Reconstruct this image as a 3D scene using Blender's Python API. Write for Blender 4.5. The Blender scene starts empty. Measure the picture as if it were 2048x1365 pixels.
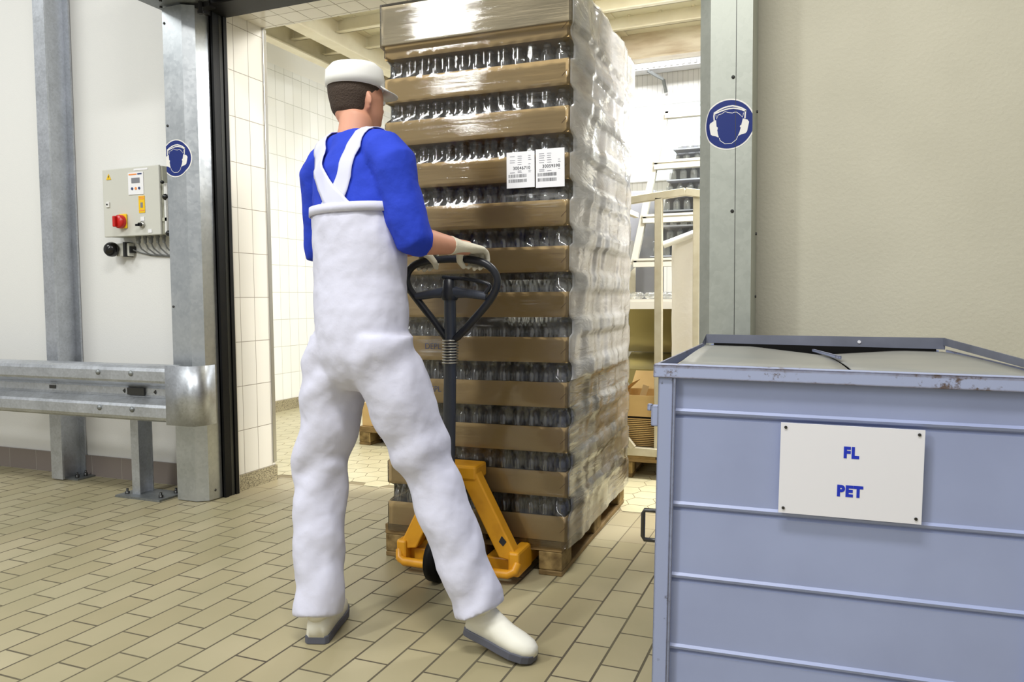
import bpy, bmesh, math, random
from mathutils import Vector, Matrix, noise
random.seed(7)
scn = bpy.context.scene
COL = scn.collection
PI = math.pi
V = Vector

# ------------------------------------------------------------------ materials
def lin(c):
    return tuple(((x/255)/12.92 if x/255 <= .04045 else ((x/255+.055)/1.055)**2.4) for x in c)
def newmat(name):
    m = bpy.data.materials.new(name); m.use_nodes = True
    nt = m.node_tree; nt.nodes.clear()
    out = nt.nodes.new('ShaderNodeOutputMaterial')
    return m, nt, out
def N(nt, kind, **kw):
    n = nt.nodes.new('ShaderNode'+kind)
    for k, v in kw.items():
        if k in n.inputs: n.inputs[k].default_value = v
        else: setattr(n, k, v)
    return n
def math_(nt, op, a, b=None, c=None):
    n = nt.nodes.new('ShaderNodeMath'); n.operation = op
    for i, x in enumerate((a, b, c)):
        if x is None: continue
        if hasattr(x, 'node'): nt.links.new(x, n.inputs[i])
        else: n.inputs[i].default_value = x
    return n.outputs[0]
def mix_col(nt, fac, a, b):
    n = nt.nodes.new('ShaderNodeMix'); n.data_type = 'RGBA'
    for s, x in ((n.inputs[0], fac), (n.inputs[6], a), (n.inputs[7], b)):
        if hasattr(x, 'node'): nt.links.new(x, s)
        elif isinstance(x, (int, float)): s.default_value = x
        else: s.default_value = (*x, 1)
    return n.outputs[2]
def ramp(nt, fac, p0, p1):
    n = nt.nodes.new('ShaderNodeMapRange'); n.clamp = True
    nt.links.new(fac, n.inputs[0]); n.inputs[1].default_value = p0; n.inputs[2].default_value = p1
    return n.outputs[0]

def pmat(name, rgb, rough=.5, metal=0., rgb2=None, nscale=8., nlo=.35, nhi=.7, bump=0., bscale=60., spec=.5, stretch=None, coat=0.):
    """plain surface with optional procedural mottling and bump"""
    m, nt, out = newmat(name)
    b = N(nt, 'BsdfPrincipled'); b.inputs['Roughness'].default_value = rough
    b.inputs['Metallic'].default_value = metal; b.inputs['Specular IOR Level'].default_value = spec
    b.inputs['Coat Weight'].default_value = coat
    c = lin(rgb)
    tc = N(nt, 'TexCoord'); co = tc.outputs['Object']
    if stretch:
        mp = N(nt, 'Mapping'); mp.inputs['Scale'].default_value = stretch; nt.links.new(co, mp.inputs[0]); co = mp.outputs[0]
    if rgb2:
        t = N(nt, 'TexNoise'); t.inputs['Scale'].default_value = nscale; t.inputs['Detail'].default_value = 5
        nt.links.new(co, t.inputs['Vector'])
        f = ramp(nt, t.outputs[0], nlo, nhi)
        nt.links.new(mix_col(nt, f, c, lin(rgb2)), b.inputs['Base Color'])
    else: b.inputs['Base Color'].default_value = (*c, 1)
    if bump:
        t = N(nt, 'TexNoise'); t.inputs['Scale'].default_value = bscale; t.inputs['Detail'].default_value = 4
        nt.links.new(co, t.inputs['Vector'])
        bp = N(nt, 'Bump'); bp.inputs['Strength'].default_value = 1; bp.inputs['Distance'].default_value = bump
        nt.links.new(t.outputs[0], bp.inputs['Height']); nt.links.new(bp.outputs[0], b.inputs['Normal'])
    nt.links.new(b.outputs[0], out.inputs[0])
    return m

def brick(name, au, av, u0, v0, w, h, off, mortar, c1, c2, cm, rough=.4, mott=None, bump=.0015, spec=.5, coat=0.):
    """tiles laid in world axes au (along the tile) and av (rows)"""
    m, nt, out = newmat(name)
    b = N(nt, 'BsdfPrincipled'); b.inputs['Specular IOR Level'].default_value = spec; b.inputs['Coat Weight'].default_value = coat
    g = N(nt, 'NewGeometry'); sp = N(nt, 'SeparateXYZ'); nt.links.new(g.outputs['Position'], sp.inputs[0])
    cb = N(nt, 'CombineXYZ')
    nt.links.new(math_(nt, 'ADD', sp.outputs[au], -u0 + w*80), cb.inputs[0])
    nt.links.new(math_(nt, 'ADD', sp.outputs[av], -v0 + h*80), cb.inputs[1])
    t = N(nt, 'TexBrick'); t.offset = off; t.offset_frequency = 2; t.squash = 1
    t.inputs['Scale'].default_value = 1; t.inputs['Mortar Size'].default_value = mortar; t.inputs['Mortar Smooth'].default_value = .25
    t.inputs['Brick Width'].default_value = w; t.inputs['Row Height'].default_value = h; t.inputs['Bias'].default_value = 0
    t.inputs['Color1'].default_value = (*lin(c1), 1); t.inputs['Color2'].default_value = (*lin(c2), 1); t.inputs['Mortar'].default_value = (*lin(cm), 1)
    nt.links.new(cb.outputs[0], t.inputs['Vector'])
    col = t.outputs['Color']
    if mott:
        n = N(nt, 'TexNoise'); n.inputs['Scale'].default_value = mott[0]; n.inputs['Detail'].default_value = 6
        nt.links.new(g.outputs['Position'], n.inputs['Vector'])
        f = ramp(nt, n.outputs[0], .35, .75)
        f = math_(nt, 'MULTIPLY', f, mott[1])
        col = mix_col(nt, f, col, lin(mott[2]))
    nt.links.new(col, b.inputs['Base Color'])
    r = math_(nt, 'MULTIPLY_ADD', t.outputs['Fac'], .8-rough, rough); nt.links.new(r, b.inputs['Roughness'])
    bp = N(nt, 'Bump'); bp.invert = True; bp.inputs['Strength'].default_value = 1; bp.inputs['Distance'].default_value = bump
    nt.links.new(t.outputs['Fac'], bp.inputs['Height']); nt.links.new(bp.outputs[0], b.inputs['Normal'])
    nt.links.new(b.outputs[0], out.inputs[0])
    return m

def galv(name, a, b_, rough=.42, metal=.85, sc=85.):
    m, nt, out = newmat(name)
    b = N(nt, 'BsdfPrincipled'); b.inputs['Metallic'].default_value = metal
    tc = N(nt, 'TexCoord')
    v = N(nt, 'TexVoronoi'); v.inputs['Scale'].default_value = sc; nt.links.new(tc.outputs['Object'], v.inputs['Vector'])
    n = N(nt, 'TexNoise'); n.inputs['Scale'].default_value = 7; n.inputs['Detail'].default_value = 6; nt.links.new(tc.outputs['Object'], n.inputs['Vector'])
    sx = N(nt, 'SeparateColor'); nt.links.new(v.outputs['Color'], sx.inputs[0])
    f = math_(nt, 'ADD', math_(nt, 'MULTIPLY', sx.outputs[0], .22), math_(nt, 'MULTIPLY', n.outputs[0], .8))
    f = ramp(nt, f, .2, .85)
    nt.links.new(mix_col(nt, f, lin(a), lin(b_)), b.inputs['Base Color'])
    nt.links.new(math_(nt, 'MULTIPLY_ADD', f, .12, rough-.05), b.inputs['Roughness'])
    nt.links.new(b.outputs[0], out.inputs[0])
    return m

M = {}
M['floor'] = brick('floor tiles', 1, 0, 2.233, -.746, .24, .1222, .5, .0040, (172, 162, 132), (160, 149, 117), (78, 70, 58), rough=.42, mott=(2.2, .5, (136, 132, 100)), spec=.4)
M['floor_in'] = brick('doorway floor tiles', 1, 0, 3.42, -.746, .24, .1222, 0., .0026, (170, 160, 132), (160, 148, 120), (104, 94, 76), rough=.42, mott=(3, .4, (160, 152, 120)), spec=.4)
M['hex'] = pmat('pale hexagon tile', (196, 188, 156), .4, rgb2=(182, 174, 140), nscale=3.)
M['grout'] = pmat('brown grout', (132, 120, 92), .8)
M['jamb'] = brick('white reveal tiles', 1, 2, 3.5935, .0965, .1225, .2632, 0., .0022, (226, 222, 212), (220, 216, 206), (150, 142, 128), rough=.12, bump=.0008)
M['lintel'] = brick('white lintel tiles', 0, 1, -3.097, 3.71, .133, .134, 0., .0022, (226, 222, 212), (220, 216, 206), (130, 120, 104), rough=.15, bump=.0008)
M['inner_tile'] = brick('white glazed wall tiles', 1, 2, 3.6, .1, .139, .278, 0., .0026, (240, 240, 236), (234, 234, 228), (186, 186, 176), rough=.15, bump=.0008)
M['panel_wall'] = brick('white grooved panel', 2, 0, 0, 0, 9., .062, 0., .003, (240, 240, 240), (236, 236, 236), (205, 205, 205), rough=.3)
M['wall'] = pmat('white plaster', (230, 230, 229), .75, bump=.0006, bscale=140)
M['wall_r'] = pmat('cream textured plaster', (206, 202, 184), .8, rgb2=(198, 194, 176), nscale=2, bump=.0016, bscale=70)
M['wall_up'] = pmat('white upper wall', (236, 234, 226), .8)
M['base'] = brick('grey brown skirting tiles', 0, 2, -5.174, 0, .262, .5, 0., .002, (136, 126, 122), (126, 116, 112), (170, 164, 156), rough=.3)
M['granite'] = pmat('speckled terrazzo base', (170, 160, 130), .5, rgb2=(92, 84, 66), nscale=160, nlo=.45, nhi=.62)
M['galv'] = galv('spangled galvanised steel', (172, 176, 182), (212, 216, 224))
M['galv_d'] = galv('dull galvanised steel', (118, 122, 124), (160, 164, 166), rough=.5)
M['galv_s'] = galv('smooth zinc sheet', (178, 184, 190), (206, 210, 214), rough=.34, sc=60)
M['post_r'] = galv('matt zinc sheet', (166, 170, 162), (186, 190, 182), rough=.5, metal=.6, sc=60)
M['steel'] = pmat('dark steel', (80, 80, 80), .35, .9)
M['alu'] = pmat('aluminium edge', (190, 188, 182), .3, .9)
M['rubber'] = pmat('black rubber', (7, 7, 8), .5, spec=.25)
M['rubber_g'] = pmat('dark grey track', (40, 42, 40), .35)
M['black'] = pmat('black plastic', (12, 12, 14), .2)
M['card'] = pmat('brown cardboard', (214, 182, 126), .75, rgb2=(205, 172, 116), nscale=3, stretch=(1, 1, 3))
M['card_d'] = pmat('cardboard edge', (150, 118, 78), .8)
M['card_p'] = pmat('pale kraft cover', (196, 180, 146), .6, rgb2=(188, 172, 136), nscale=3)
M['wood'] = pmat('weathered pallet wood', (150, 124, 80), .75, rgb2=(104, 84, 50), nscale=9, bump=.001, bscale=60, stretch=(1, 1, 5))
M['wood_s'] = pmat('pallet block', (158, 134, 86), .8, rgb2=(96, 76, 42), nscale=22, bump=.001, bscale=90)
M['yellow'] = pmat('orange yellow enamel', (226, 160, 36), .35, rgb2=(196, 132, 24), nscale=10, nlo=.5, nhi=.8)
M['slate'] = pmat('slate grey enamel', (62, 68, 82), .35)
M['slate_d'] = pmat('dark handle grip', (30, 33, 42), .35)
M['bin'] = pmat('worn blue grey paint', (158, 169, 206), .42, rgb2=(148, 158, 194), nscale=3)
M['lid'] = pmat('faded grey lid sheet', (150, 150, 145), .38, rgb2=(136, 138, 136), nscale=4)
M['splash'] = pmat('shaded lip grey', (122, 126, 142), .5, rgb2=(104, 108, 122), nscale=6)  # bin paint greyed and darkened, shade on the lip put into the colour
M['sign_w'] = pmat('white sign plate', (232, 232, 240), .35)
M['blue_txt'] = pmat('blue lettering', (20, 48, 190), .5)
M['blue_sg'] = pmat('mandatory sign blue', (12, 38, 116), .35)
M['sg_w'] = pmat('sign white', (232, 230, 226), .4)
M['ink'] = pmat('black print', (40, 42, 50), .6)
M['ink2'] = pmat('grey print', (150, 150, 158), .6)
M['box_print'] = pmat('faded blue box print', (112, 116, 160), .7)
M['paper'] = pmat('white label paper', (238, 238, 242), .5)
M['boxgrey'] = pmat('light grey cabinet enamel', (206, 206, 198), .4)
M['boxside'] = pmat('cabinet body enamel', (188, 188, 172), .4)
M['red'] = pmat('red plastic', (196, 30, 26), .3)
M['yel2'] = pmat('yellow plate', (240, 196, 20), .4)
M['orange'] = pmat('orange button', (240, 150, 80), .5)
M['lcd'] = pmat('grey display', (130, 132, 140), .3)
M['bluebtn'] = pmat('dark blue print', (40, 60, 110), .5)
M['cable'] = pmat('grey cable', (120, 122, 122), .5)
M['cable_w'] = pmat('white bar', (226, 226, 224), .3)
M['mezz'] = pmat('cream painted steel', (238, 232, 210), .5, rgb2=(222, 213, 188), nscale=4)
M['mezz_d'] = pmat('cream deck underside', (240, 236, 214), .6)
M['mezz_p'] = pmat('stained cream beam', (234, 224, 204), .55, rgb2=(196, 178, 152), nscale=5, stretch=(.6, 1, 3))
M['white_p'] = pmat('white enamel', (240, 240, 240), .4)
M['pvc'] = pmat('white window frame', (232, 234, 242), .35)
M['beige'] = pmat('beige painted tube', (204, 198, 180), .5, rgb2=(190, 182, 160), nscale=14)
M['inox'] = pmat('brushed olive steel', (150, 140, 100), .28, .8)
M['inox_l'] = pmat('bright machine trim', (218, 214, 202), .35, .3)
M['grey_m'] = pmat('grey machine column', (176, 178, 190), .5)
M['bag'] = pmat('white liner bag', (244, 240, 234), .55, bump=.01, bscale=6)
M['skin'] = pmat('skin', (206, 148, 122), .55)
M['hair'] = pmat('short dark brown hair', (62, 48, 38), .8, bump=.004, bscale=180)
M['shirt'] = pmat('royal blue cotton', (26, 58, 190), .85, bump=.004, bscale=22)
M['dung'] = pmat('white cotton twill', (206, 207, 226), .9, bump=.004, bscale=14)
M['strap'] = pmat('white cotton strap', (206, 208, 232), .85)
M['glove'] = pmat('cream knitted glove', (222, 216, 196), .85, bump=.001, bscale=160)
M['cap'] = pmat('white cap', (232, 232, 230), .8)
M['shoe'] = pmat('off white leather', (232, 230, 218), .5)
M['sole'] = pmat('grey shoe sole', (84, 86, 98), .6)
M['plastic_b'] = pmat('small black part', (30, 30, 32), .4)

# bottle glass: clear wall, reflections strongest at grazing angles, a little scatter
m, nt, out = newmat('clear bottle wall'); M['bottle'] = m
tr = N(nt, 'BsdfTransparent'); gl = N(nt, 'BsdfGlossy'); gl.inputs['Roughness'].default_value = .10
df = N(nt, 'BsdfDiffuse'); df.inputs['Color'].default_value = (.85, .87, .87, 1)
lw = N(nt, 'LayerWeight'); lw.inputs['Blend'].default_value = .4
f = math_(nt, 'MULTIPLY_ADD', math_(nt, 'POWER', lw.outputs['Facing'], 1.5), .78, .13)
tr.inputs['Color'].default_value = (.97, .975, .975, 1)
m0 = N(nt, 'MixShader'); m0.inputs[0].default_value = .07; nt.links.new(tr.outputs[0], m0.inputs[1]); nt.links.new(df.outputs[0], m0.inputs[2])
ms = N(nt, 'MixShader'); nt.links.new(f, ms.inputs[0]); nt.links.new(m0.outputs[0], ms.inputs[1]); nt.links.new(gl.outputs[0], ms.inputs[2])
nt.links.new(ms.outputs[0], out.inputs[0])

# stretch film: a clear creased skin, milkier on the side, where haze also paints in brightness
def film_mat(name, haze, gloss, rough, sx, sy, sz, rot, bdist, hz_lo=.3, hz_hi=.75):
    m, nt, out = newmat(name)
    tc = N(nt, 'TexCoord'); mp = N(nt, 'Mapping'); mp.inputs['Scale'].default_value = (sx, sy, sz); mp.inputs['Rotation'].default_value = rot
    nt.links.new(tc.outputs['Object'], mp.inputs[0])
    n = N(nt, 'TexNoise'); n.inputs['Scale'].default_value = 1; n.inputs['Detail'].default_value = 5; n.inputs['Roughness'].default_value = .62; n.inputs['Distortion'].default_value = .35
    nt.links.new(mp.outputs[0], n.inputs['Vector'])
    bp = N(nt, 'Bump'); bp.inputs['Distance'].default_value = bdist; bp.inputs['Strength'].default_value = 1; nt.links.new(n.outputs[0], bp.inputs['Height'])
    gl = N(nt, 'BsdfGlossy'); gl.inputs['Roughness'].default_value = rough; nt.links.new(bp.outputs[0], gl.inputs['Normal'])
    df = N(nt, 'BsdfDiffuse'); df.inputs['Color'].default_value = (.92, .92, .93, 1); nt.links.new(bp.outputs[0], df.inputs['Normal'])
    tl = N(nt, 'BsdfTranslucent'); tl.inputs['Color'].default_value = (.92, .92, .93, 1)
    dt = N(nt, 'MixShader'); dt.inputs[0].default_value = .5; nt.links.new(df.outputs[0], dt.inputs[1]); nt.links.new(tl.outputs[0], dt.inputs[2])
    tr = N(nt, 'BsdfTransparent'); tr.inputs['Color'].default_value = (.98, .98, .98, 1)
    n2 = N(nt, 'TexNoise'); n2.inputs['Scale'].default_value = 3.5; n2.inputs['Detail'].default_value = 4; nt.links.new(tc.outputs['Object'], n2.inputs['Vector'])
    hz = math_(nt, 'MULTIPLY', ramp(nt, math_(nt, 'ADD', math_(nt, 'MULTIPLY', n2.outputs[0], .5), math_(nt, 'MULTIPLY', n.outputs[0], .5)), hz_lo, hz_hi), haze)
    m1 = N(nt, 'MixShader'); nt.links.new(hz, m1.inputs[0]); nt.links.new(tr.outputs[0], m1.inputs[1]); nt.links.new(dt.outputs[0], m1.inputs[2])
    fr = N(nt, 'Fresnel'); fr.inputs['IOR'].default_value = 1.5; nt.links.new(bp.outputs[0], fr.inputs['Normal'])
    gf = math_(nt, 'MULTIPLY_ADD', fr.outputs[0], 1.0, gloss)
    m2 = N(nt, 'MixShader'); nt.links.new(gf, m2.inputs[0]); nt.links.new(m1.outputs[0], m2.inputs[1]); nt.links.new(gl.outputs[0], m2.inputs[2])
    nt.links.new(m2.outputs[0], out.inputs[0])
    return m
M['film'] = film_mat('clear stretch film', .55, .02, .06, 3.2, 3.2, 60, (0, .13, 0), .0009, .61, .74)
M['film_side'] = film_mat('cloudy brightened stretch film', .80, .10, .13, 2.5, 3, 9, (.5, 0, 0), .010, .2, .55)  # milky film, with the window brightness on the upper side put into its haze
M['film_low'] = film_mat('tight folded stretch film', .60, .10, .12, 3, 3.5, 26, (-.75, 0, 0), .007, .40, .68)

m, nt, out = newmat('clear pane'); M['pane'] = m
tr = N(nt, 'BsdfTransparent'); tr.inputs['Color'].default_value = (.86, .88, .87, 1); gl = N(nt, 'BsdfGlossy'); gl.inputs['Roughness'].default_value = .05
ms = N(nt, 'MixShader'); ms.inputs[0].default_value = .1; nt.links.new(tr.outputs[0], ms.inputs[1]); nt.links.new(gl.outputs[0], ms.inputs[2]); nt.links.new(ms.outputs[0], out.inputs[0])
def emit(name, rgb, s):
    m, nt, out = newmat(name); e = N(nt, 'Emission'); e.inputs['Color'].default_value = (*rgb, 1); e.inputs['Strength'].default_value = s
    nt.links.new(e.outputs[0], out.inputs[0]); return m
M['day'] = emit('daylight outside the window', (.93, .97, 1), 4.)
M['tube'] = emit('lit lamp diffuser', (1, .98, .92), 12.)

# rim paint worn to rust along its edges
def worn(name, rgb, rust):
    m, nt, out = newmat(name); b = N(nt, 'BsdfPrincipled'); b.inputs['Roughness'].default_value = .5
    tc = N(nt, 'TexCoord'); n = N(nt, 'TexNoise'); n.inputs['Scale'].default_value = 55; n.inputs['Detail'].default_value = 8; n.inputs['Roughness'].default_value = .7
    n2 = N(nt, 'TexNoise'); n2.inputs['Scale'].default_value = 9; n2.inputs['Detail'].default_value = 3
    for q in (n, n2): nt.links.new(tc.outputs['Object'], q.inputs['Vector'])
    bv = N(nt, 'Bevel'); bv.inputs['Radius'].default_value = .007; bv.samples = 4
    g = N(nt, 'NewGeometry'); dp = N(nt, 'VectorMath'); dp.operation = 'DOT_PRODUCT'
    nt.links.new(bv.outputs[0], dp.inputs[0]); nt.links.new(g.outputs['Normal'], dp.inputs[1])
    edge = ramp(nt, math_(nt, 'SUBTRACT', 1., dp.outputs['Value']), .0, .12)
    f = math_(nt, 'ADD', math_(nt, 'MULTIPLY', edge, .25), math_(nt, 'MULTIPLY', n2.outputs[0], .32))
    f = math_(nt, 'ADD', f, math_(nt, 'MULTIPLY', n.outputs[0], .55))
    f = ramp(nt, f, .515, .575)
    nt.links.new(mix_col(nt, f, lin(rgb), lin(rust)), b.inputs['Base Color']); nt.links.new(b.outputs[0], out.inputs[0]); return m
M['rim'] = worn('scuffed blue grey rim', (162, 172, 206), (96, 82, 78))
M['stile'] = worn('scuffed blue grey corner', (154, 164, 198), (74, 72, 78))

# ------------------------------------------------------------------ geometry helpers
class MB:
    def __init__(s): s.v = []; s.f = []; s.mi = []; s.sm = []; s.cur = 0
    def add(s, vs, fs, smooth=False):
        o = len(s.v); s.v += [tuple(v) for v in vs]; s.f += [tuple(i+o for i in f) for f in fs]
        s.mi += [s.cur]*len(fs); s.sm += [smooth]*len(fs); return s
    def box(s, x0, x1, y0, y1, z0, z1):
        vs = [(x, y, z) for z in (z0, z1) for y in (y0, y1) for x in (x0, x1)]
        return s.add(vs, [(0, 2, 3, 1), (4, 5, 7, 6), (0, 1, 5, 4), (2, 6, 7, 3), (0, 4, 6, 2), (1, 3, 7, 5)])
    def hexa(s, p):   # 8 corners in box order
        return s.add(p, [(0, 2, 3, 1), (4, 5, 7, 6), (0, 1, 5, 4), (2, 6, 7, 3), (0, 4, 6, 2), (1, 3, 7, 5)])
    def bar(s, a, b, w, h, up=(0, 0, 1)):
        a, b = V(a), V(b); d = (b-a).normalized(); up = V(up)
        l = d.cross(up)
        if l.length < 1e-4: l = d.cross(V((1, 0, 0)))
        l.normalize(); u = l.cross(d).normalized()
        p = [c + l*x*w/2 + u*y*h/2 for c in (a, b) for (x, y) in ((-1, -1), (1, -1), (-1, 1), (1, 1))]
        # order: z->a/b , y , x
        return s.hexa(p)
    def quad(s, *p): return s.add(p, [tuple(range(len(p)))])
    def tube(s, pts, r, n=10, closed=False, cap=True):
        pts = [V(p) for p in pts]; k = len(pts); rr = r if isinstance(r, (list, tuple)) else [r]*k
        vs = []; prev = None
        for i, p in enumerate(pts):
            if closed: t = pts[(i+1) % k]-pts[i-1]
            else: t = pts[min(i+1, k-1)]-pts[max(i-1, 0)]
            t.normalize()
            if prev is None: a = t.orthogonal().normalized()
            else: a = (prev - t*prev.dot(t)).normalized()
            prev = a; b = t.cross(a)
            vs += [p + (a*math.cos(2*PI*j/n)+b*math.sin(2*PI*j/n))*rr[i] for j in range(n)]
        fs = []
        for i in range(k if closed else k-1):
            i2 = (i+1) % k
            fs += [(i*n+j, i*n+(j+1) % n, i2*n+(j+1) % n, i2*n+j) for j in range(n)]
        s.add(vs, fs, True)
        if cap and not closed: s.add(vs[:n], [tuple(range(n))[::-1]]); s.add(vs[-n:], [tuple(range(n))])
        return s
    def lathe(s, prof, c=(0, 0, 0), axis='z', n=20, cap=True):
        vs = []
        for r, h in prof:
            for j in range(n):
                a = 2*PI*j/n; x, y = r*math.cos(a), r*math.sin(a)
                p = {'z': (x, y, h), 'y': (x, h, y), '-y': (-x, -h, y), 'x': (h, x, y)}[axis]
                vs.append((p[0]+c[0], p[1]+c[1], p[2]+c[2]))
        fs = [(i*n+j, i*n+(j+1) % n, (i+1)*n+(j+1) % n, (i+1)*n+j) for i in range(len(prof)-1) for j in range(n)]
        s.add(vs, fs, True)
        if cap: s.add(vs[:n], [tuple(range(n))[::-1]]); s.add(vs[-n:], [tuple(range(n))])
        return s
    def prism(s, poly, z0, z1):   # poly in XY
        n = len(poly); vs = [(x, y, z0) for x, y in poly]+[(x, y, z1) for x, y in poly]
        return s.add(vs, [tuple(range(n))[::-1], tuple(range(n, 2*n))]+[(i, (i+1) % n, n+(i+1) % n, n+i) for i in range(n)])
    def prismx(s, poly, x0, x1):  # poly in (Y,Z)
        n = len(poly); vs = [(x0, y, z) for y, z in poly]+[(x1, y, z) for y, z in poly]
        return s.add(vs, [tuple(range(n)), tuple(range(n, 2*n))[::-1]]+[(i, n+i, n+(i+1) % n, (i+1) % n) for i in range(n)])
    def prismy(s, poly, y0, y1):  # poly in (X,Z)
        n = len(poly); vs = [(x, y0, z) for x, z in poly]+[(x, y1, z) for x, z in poly]
        return s.add(vs, [tuple(range(n)), tuple(range(n, 2*n))[::-1]]+[(i, n+i, n+(i+1) % n, (i+1) % n) for i in range(n)])
    def loft(s, rings, n=20):
        """rings: (centre, ra, rb, lateral axis). Oval sections swept along their centres, closed ends"""
        C = [V(r[0]) for r in rings]; k = len(C); vs = []
        for i, (c, ra, rb, A) in enumerate(rings):
            t = (C[min(i+1, k-1)]-C[max(i-1, 0)]).normalized(); A = V(A)
            a = (A - t*A.dot(t)).normalized(); b = t.cross(a)
            vs += [C[i] + a*math.cos(2*PI*j/n)*ra + b*math.sin(2*PI*j/n)*rb for j in range(n)]
        fs = [(i*n+j, i*n+(j+1) % n, (i+1)*n+(j+1) % n, (i+1)*n+j) for i in range(k-1) for j in range(n)]
        fs += [tuple(range(n))[::-1], tuple(range((k-1)*n, k*n))]
        return s.add(vs, fs, True)
    def ball(s, c, rx, ry=None, rz=None, n=18):
        ry = ry or rx; rz = rz or rx; c = V(c); vs = []; m = n//2
        for i in range(1, m):
            th = PI*i/m
            for j in range(n):
                a = 2*PI*j/n; vs.append(c+V((rx*math.sin(th)*math.cos(a), ry*math.sin(th)*math.sin(a), rz*math.cos(th))))
        fs = [(i*n+j, (i+1)*n+j, (i+1)*n+(j+1) % n, i*n+(j+1) % n) for i in range(m-2) for j in range(n)]
        o = len(vs); vs += [c+V((0, 0, rz)), c-V((0, 0, rz))]
        fs += [(o, j, (j+1) % n) for j in range(n)]+[(o+1, (m-2)*n+(j+1) % n, (m-2)*n+j) for j in range(n)]
        return s.add(vs, fs, True)
    def mesh(s, name, mats, off=(0, 0, 0)):
        me = bpy.data.meshes.new(name)
        me.from_pydata([(a-off[0], b-off[1], c-off[2]) for a, b, c in s.v], [], s.f)
        for m in (mats if isinstance(mats, (list, tuple)) else [mats]): me.materials.append(M[m])
        me.polygons.foreach_set('material_index', s.mi); me.polygons.foreach_set('use_smooth', s.sm)
        me.update(); return me
    def build(s, name, mats, parent=None, local=False, bevel=0, **tags):
        """one mesh object. World coordinates unless local; top-level meshes get their origin at their base centre"""
        if parent is not None: off = (0, 0, 0) if local else tuple(parent.location)
        else:
            xs = list(zip(*s.v)); off = ((min(xs[0])+max(xs[0]))/2, (min(xs[1])+max(xs[1]))/2, min(xs[2])) if not tags.get('keep') else (0, 0, 0)
        if parent is not None and not local:
            p = parent.parent
            while p is not None: off = tuple(a+b for a, b in zip(off, p.location)); p = p.parent
        o = bpy.data.objects.new(name, s.mesh(name, mats, off)); COL.objects.link(o)
        if parent is not None: o.parent = parent
        else: o.location = off
        if bevel:
            b = o.modifiers.new('bevel', 'BEVEL'); b.width = bevel; b.segments = 2; b.limit_method = 'ANGLE'; b.angle_limit = .7
        for k, v_ in tags.items():
            if k != 'keep': o[k] = v_
        return o
def thing(name, label, cat, loc=(0, 0, 0), rz=0., group=None):
    o = bpy.data.objects.new(name, None); o.empty_display_size = .1; COL.objects.link(o); o.location = loc; o.rotation_euler = (0, 0, rz)
    o['label'] = label; o['category'] = cat
    if group: o['group'] = group
    return o
def T(label, cat, group=None):
    d = dict(label=label, category=cat)
    if group: d['group'] = group
    return d
def S(mb, name, mats, bevel=0): return mb.build(name, mats, keep=True, kind='structure', bevel=bevel)
def text_mesh(txt, size, off=0., align='CENTER', space=1.):
    cu = bpy.data.curves.new('txt', 'FONT'); cu.body = txt; cu.size = size; cu.align_x = align; cu.offset = off; cu.extrude = 0; cu.space_character = space
    o = bpy.data.objects.new('txt', cu); COL.objects.link(o); bpy.context.view_layer.update()
    me = bpy.data.meshes.new_from_object(o.evaluated_get(bpy.context.evaluated_depsgraph_get()))
    vs = [v.co.copy() for v in me.vertices]; fs = [tuple(p.vertices) for p in me.polygons]
    bpy.data.objects.remove(o); bpy.data.curves.remove(cu); bpy.data.meshes.remove(me)
    return vs, fs

# ------------------------------------------------------------------ the room
H = 1.13
# floor: front hall tiles, doorway strip, inner hall hexagons
fl = MB(); fl.box(-9, 4, -3.5, 3.42, -.1, 0); fl.box(-9, -3.2, 3.42, 3.56, -.1, 0); fl.box(-.42, 4, 3.42, 3.56, -.1, 0)
FL = S(fl, 'floor', 'floor')
fi = MB(); fi.box(-3.2, -.42, 3.42, 3.925, -.1, 0); S(fi, 'floor', 'floor_in')
fh = MB(); fh.box(-5.3, 4, 3.925, 9.8, -.1, -.0015); fh.box(-5.3, -3.2, 3.87, 3.925, -.1, -.0015)
fh.cur = 1
hw, hd = .165, .118     # elongated hexagons lying along X
row = 0; y = 3.99
while y < 9.5:
    x = -5.2 + (row % 2)*hw*.5*1.0
    while x < 0.2:
        a, b = hw*.5*.965, hd*.5*.95
        pts = [(x-a, y), (x-a*.62, y-b*1.28), (x+a*.62, y-b*1.28), (x+a, y), (x+a*.62, y+b*1.28), (x-a*.62, y+b*1.28)]
        fh.add([(p, q, 0) for p, q in pts], [(0, 1, 2, 3, 4, 5)])
        x += hw*1.62
    row += 1; y += hd*.64
    if row % 2: pass
# offset rows need the half pitch of the long spacing
fh2 = MB(); fh2.v = [v for v in fh.v[:16]]; fh2.f = fh.f[:12]; fh2.mi = fh.mi[:12]; fh2.sm = fh.sm[:12]; fh2.cur = 1
row = 0; y = 3.99
while y < 9.5:
    x = -5.2 + (row % 2)*hw*.81
    while x < 0.2:
        a, b = hw*.5*.975, hd*.5*1.24
        pts = [(x-a, y), (x-a*.62, y-b), (x+a*.62, y-b), (x+a, y), (x+a*.62, y+b), (x-a*.62, y+b)]
        fh2.add([(p, q, 0) for p, q in pts], [(0, 1, 2, 3, 4, 5)])
        x += hw*1.62
    row += 1; y += hd*.64
S(fh2, 'floor', ['grout', 'hex'])

w = MB(); w.box(-9, -3.2, 3.54, 3.86, 0, 5); S(w, 'wall_left', 'wall')
w = MB(); w.box(-.47, 4, 3.54, 3.86, 0, 5); S(w, 'wall_right', 'wall_r')
w = MB(); w.box(-3.2, -.47, 3.54, 3.86, 2.8, 5); S(w, 'wall_above', 'wall')
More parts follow.
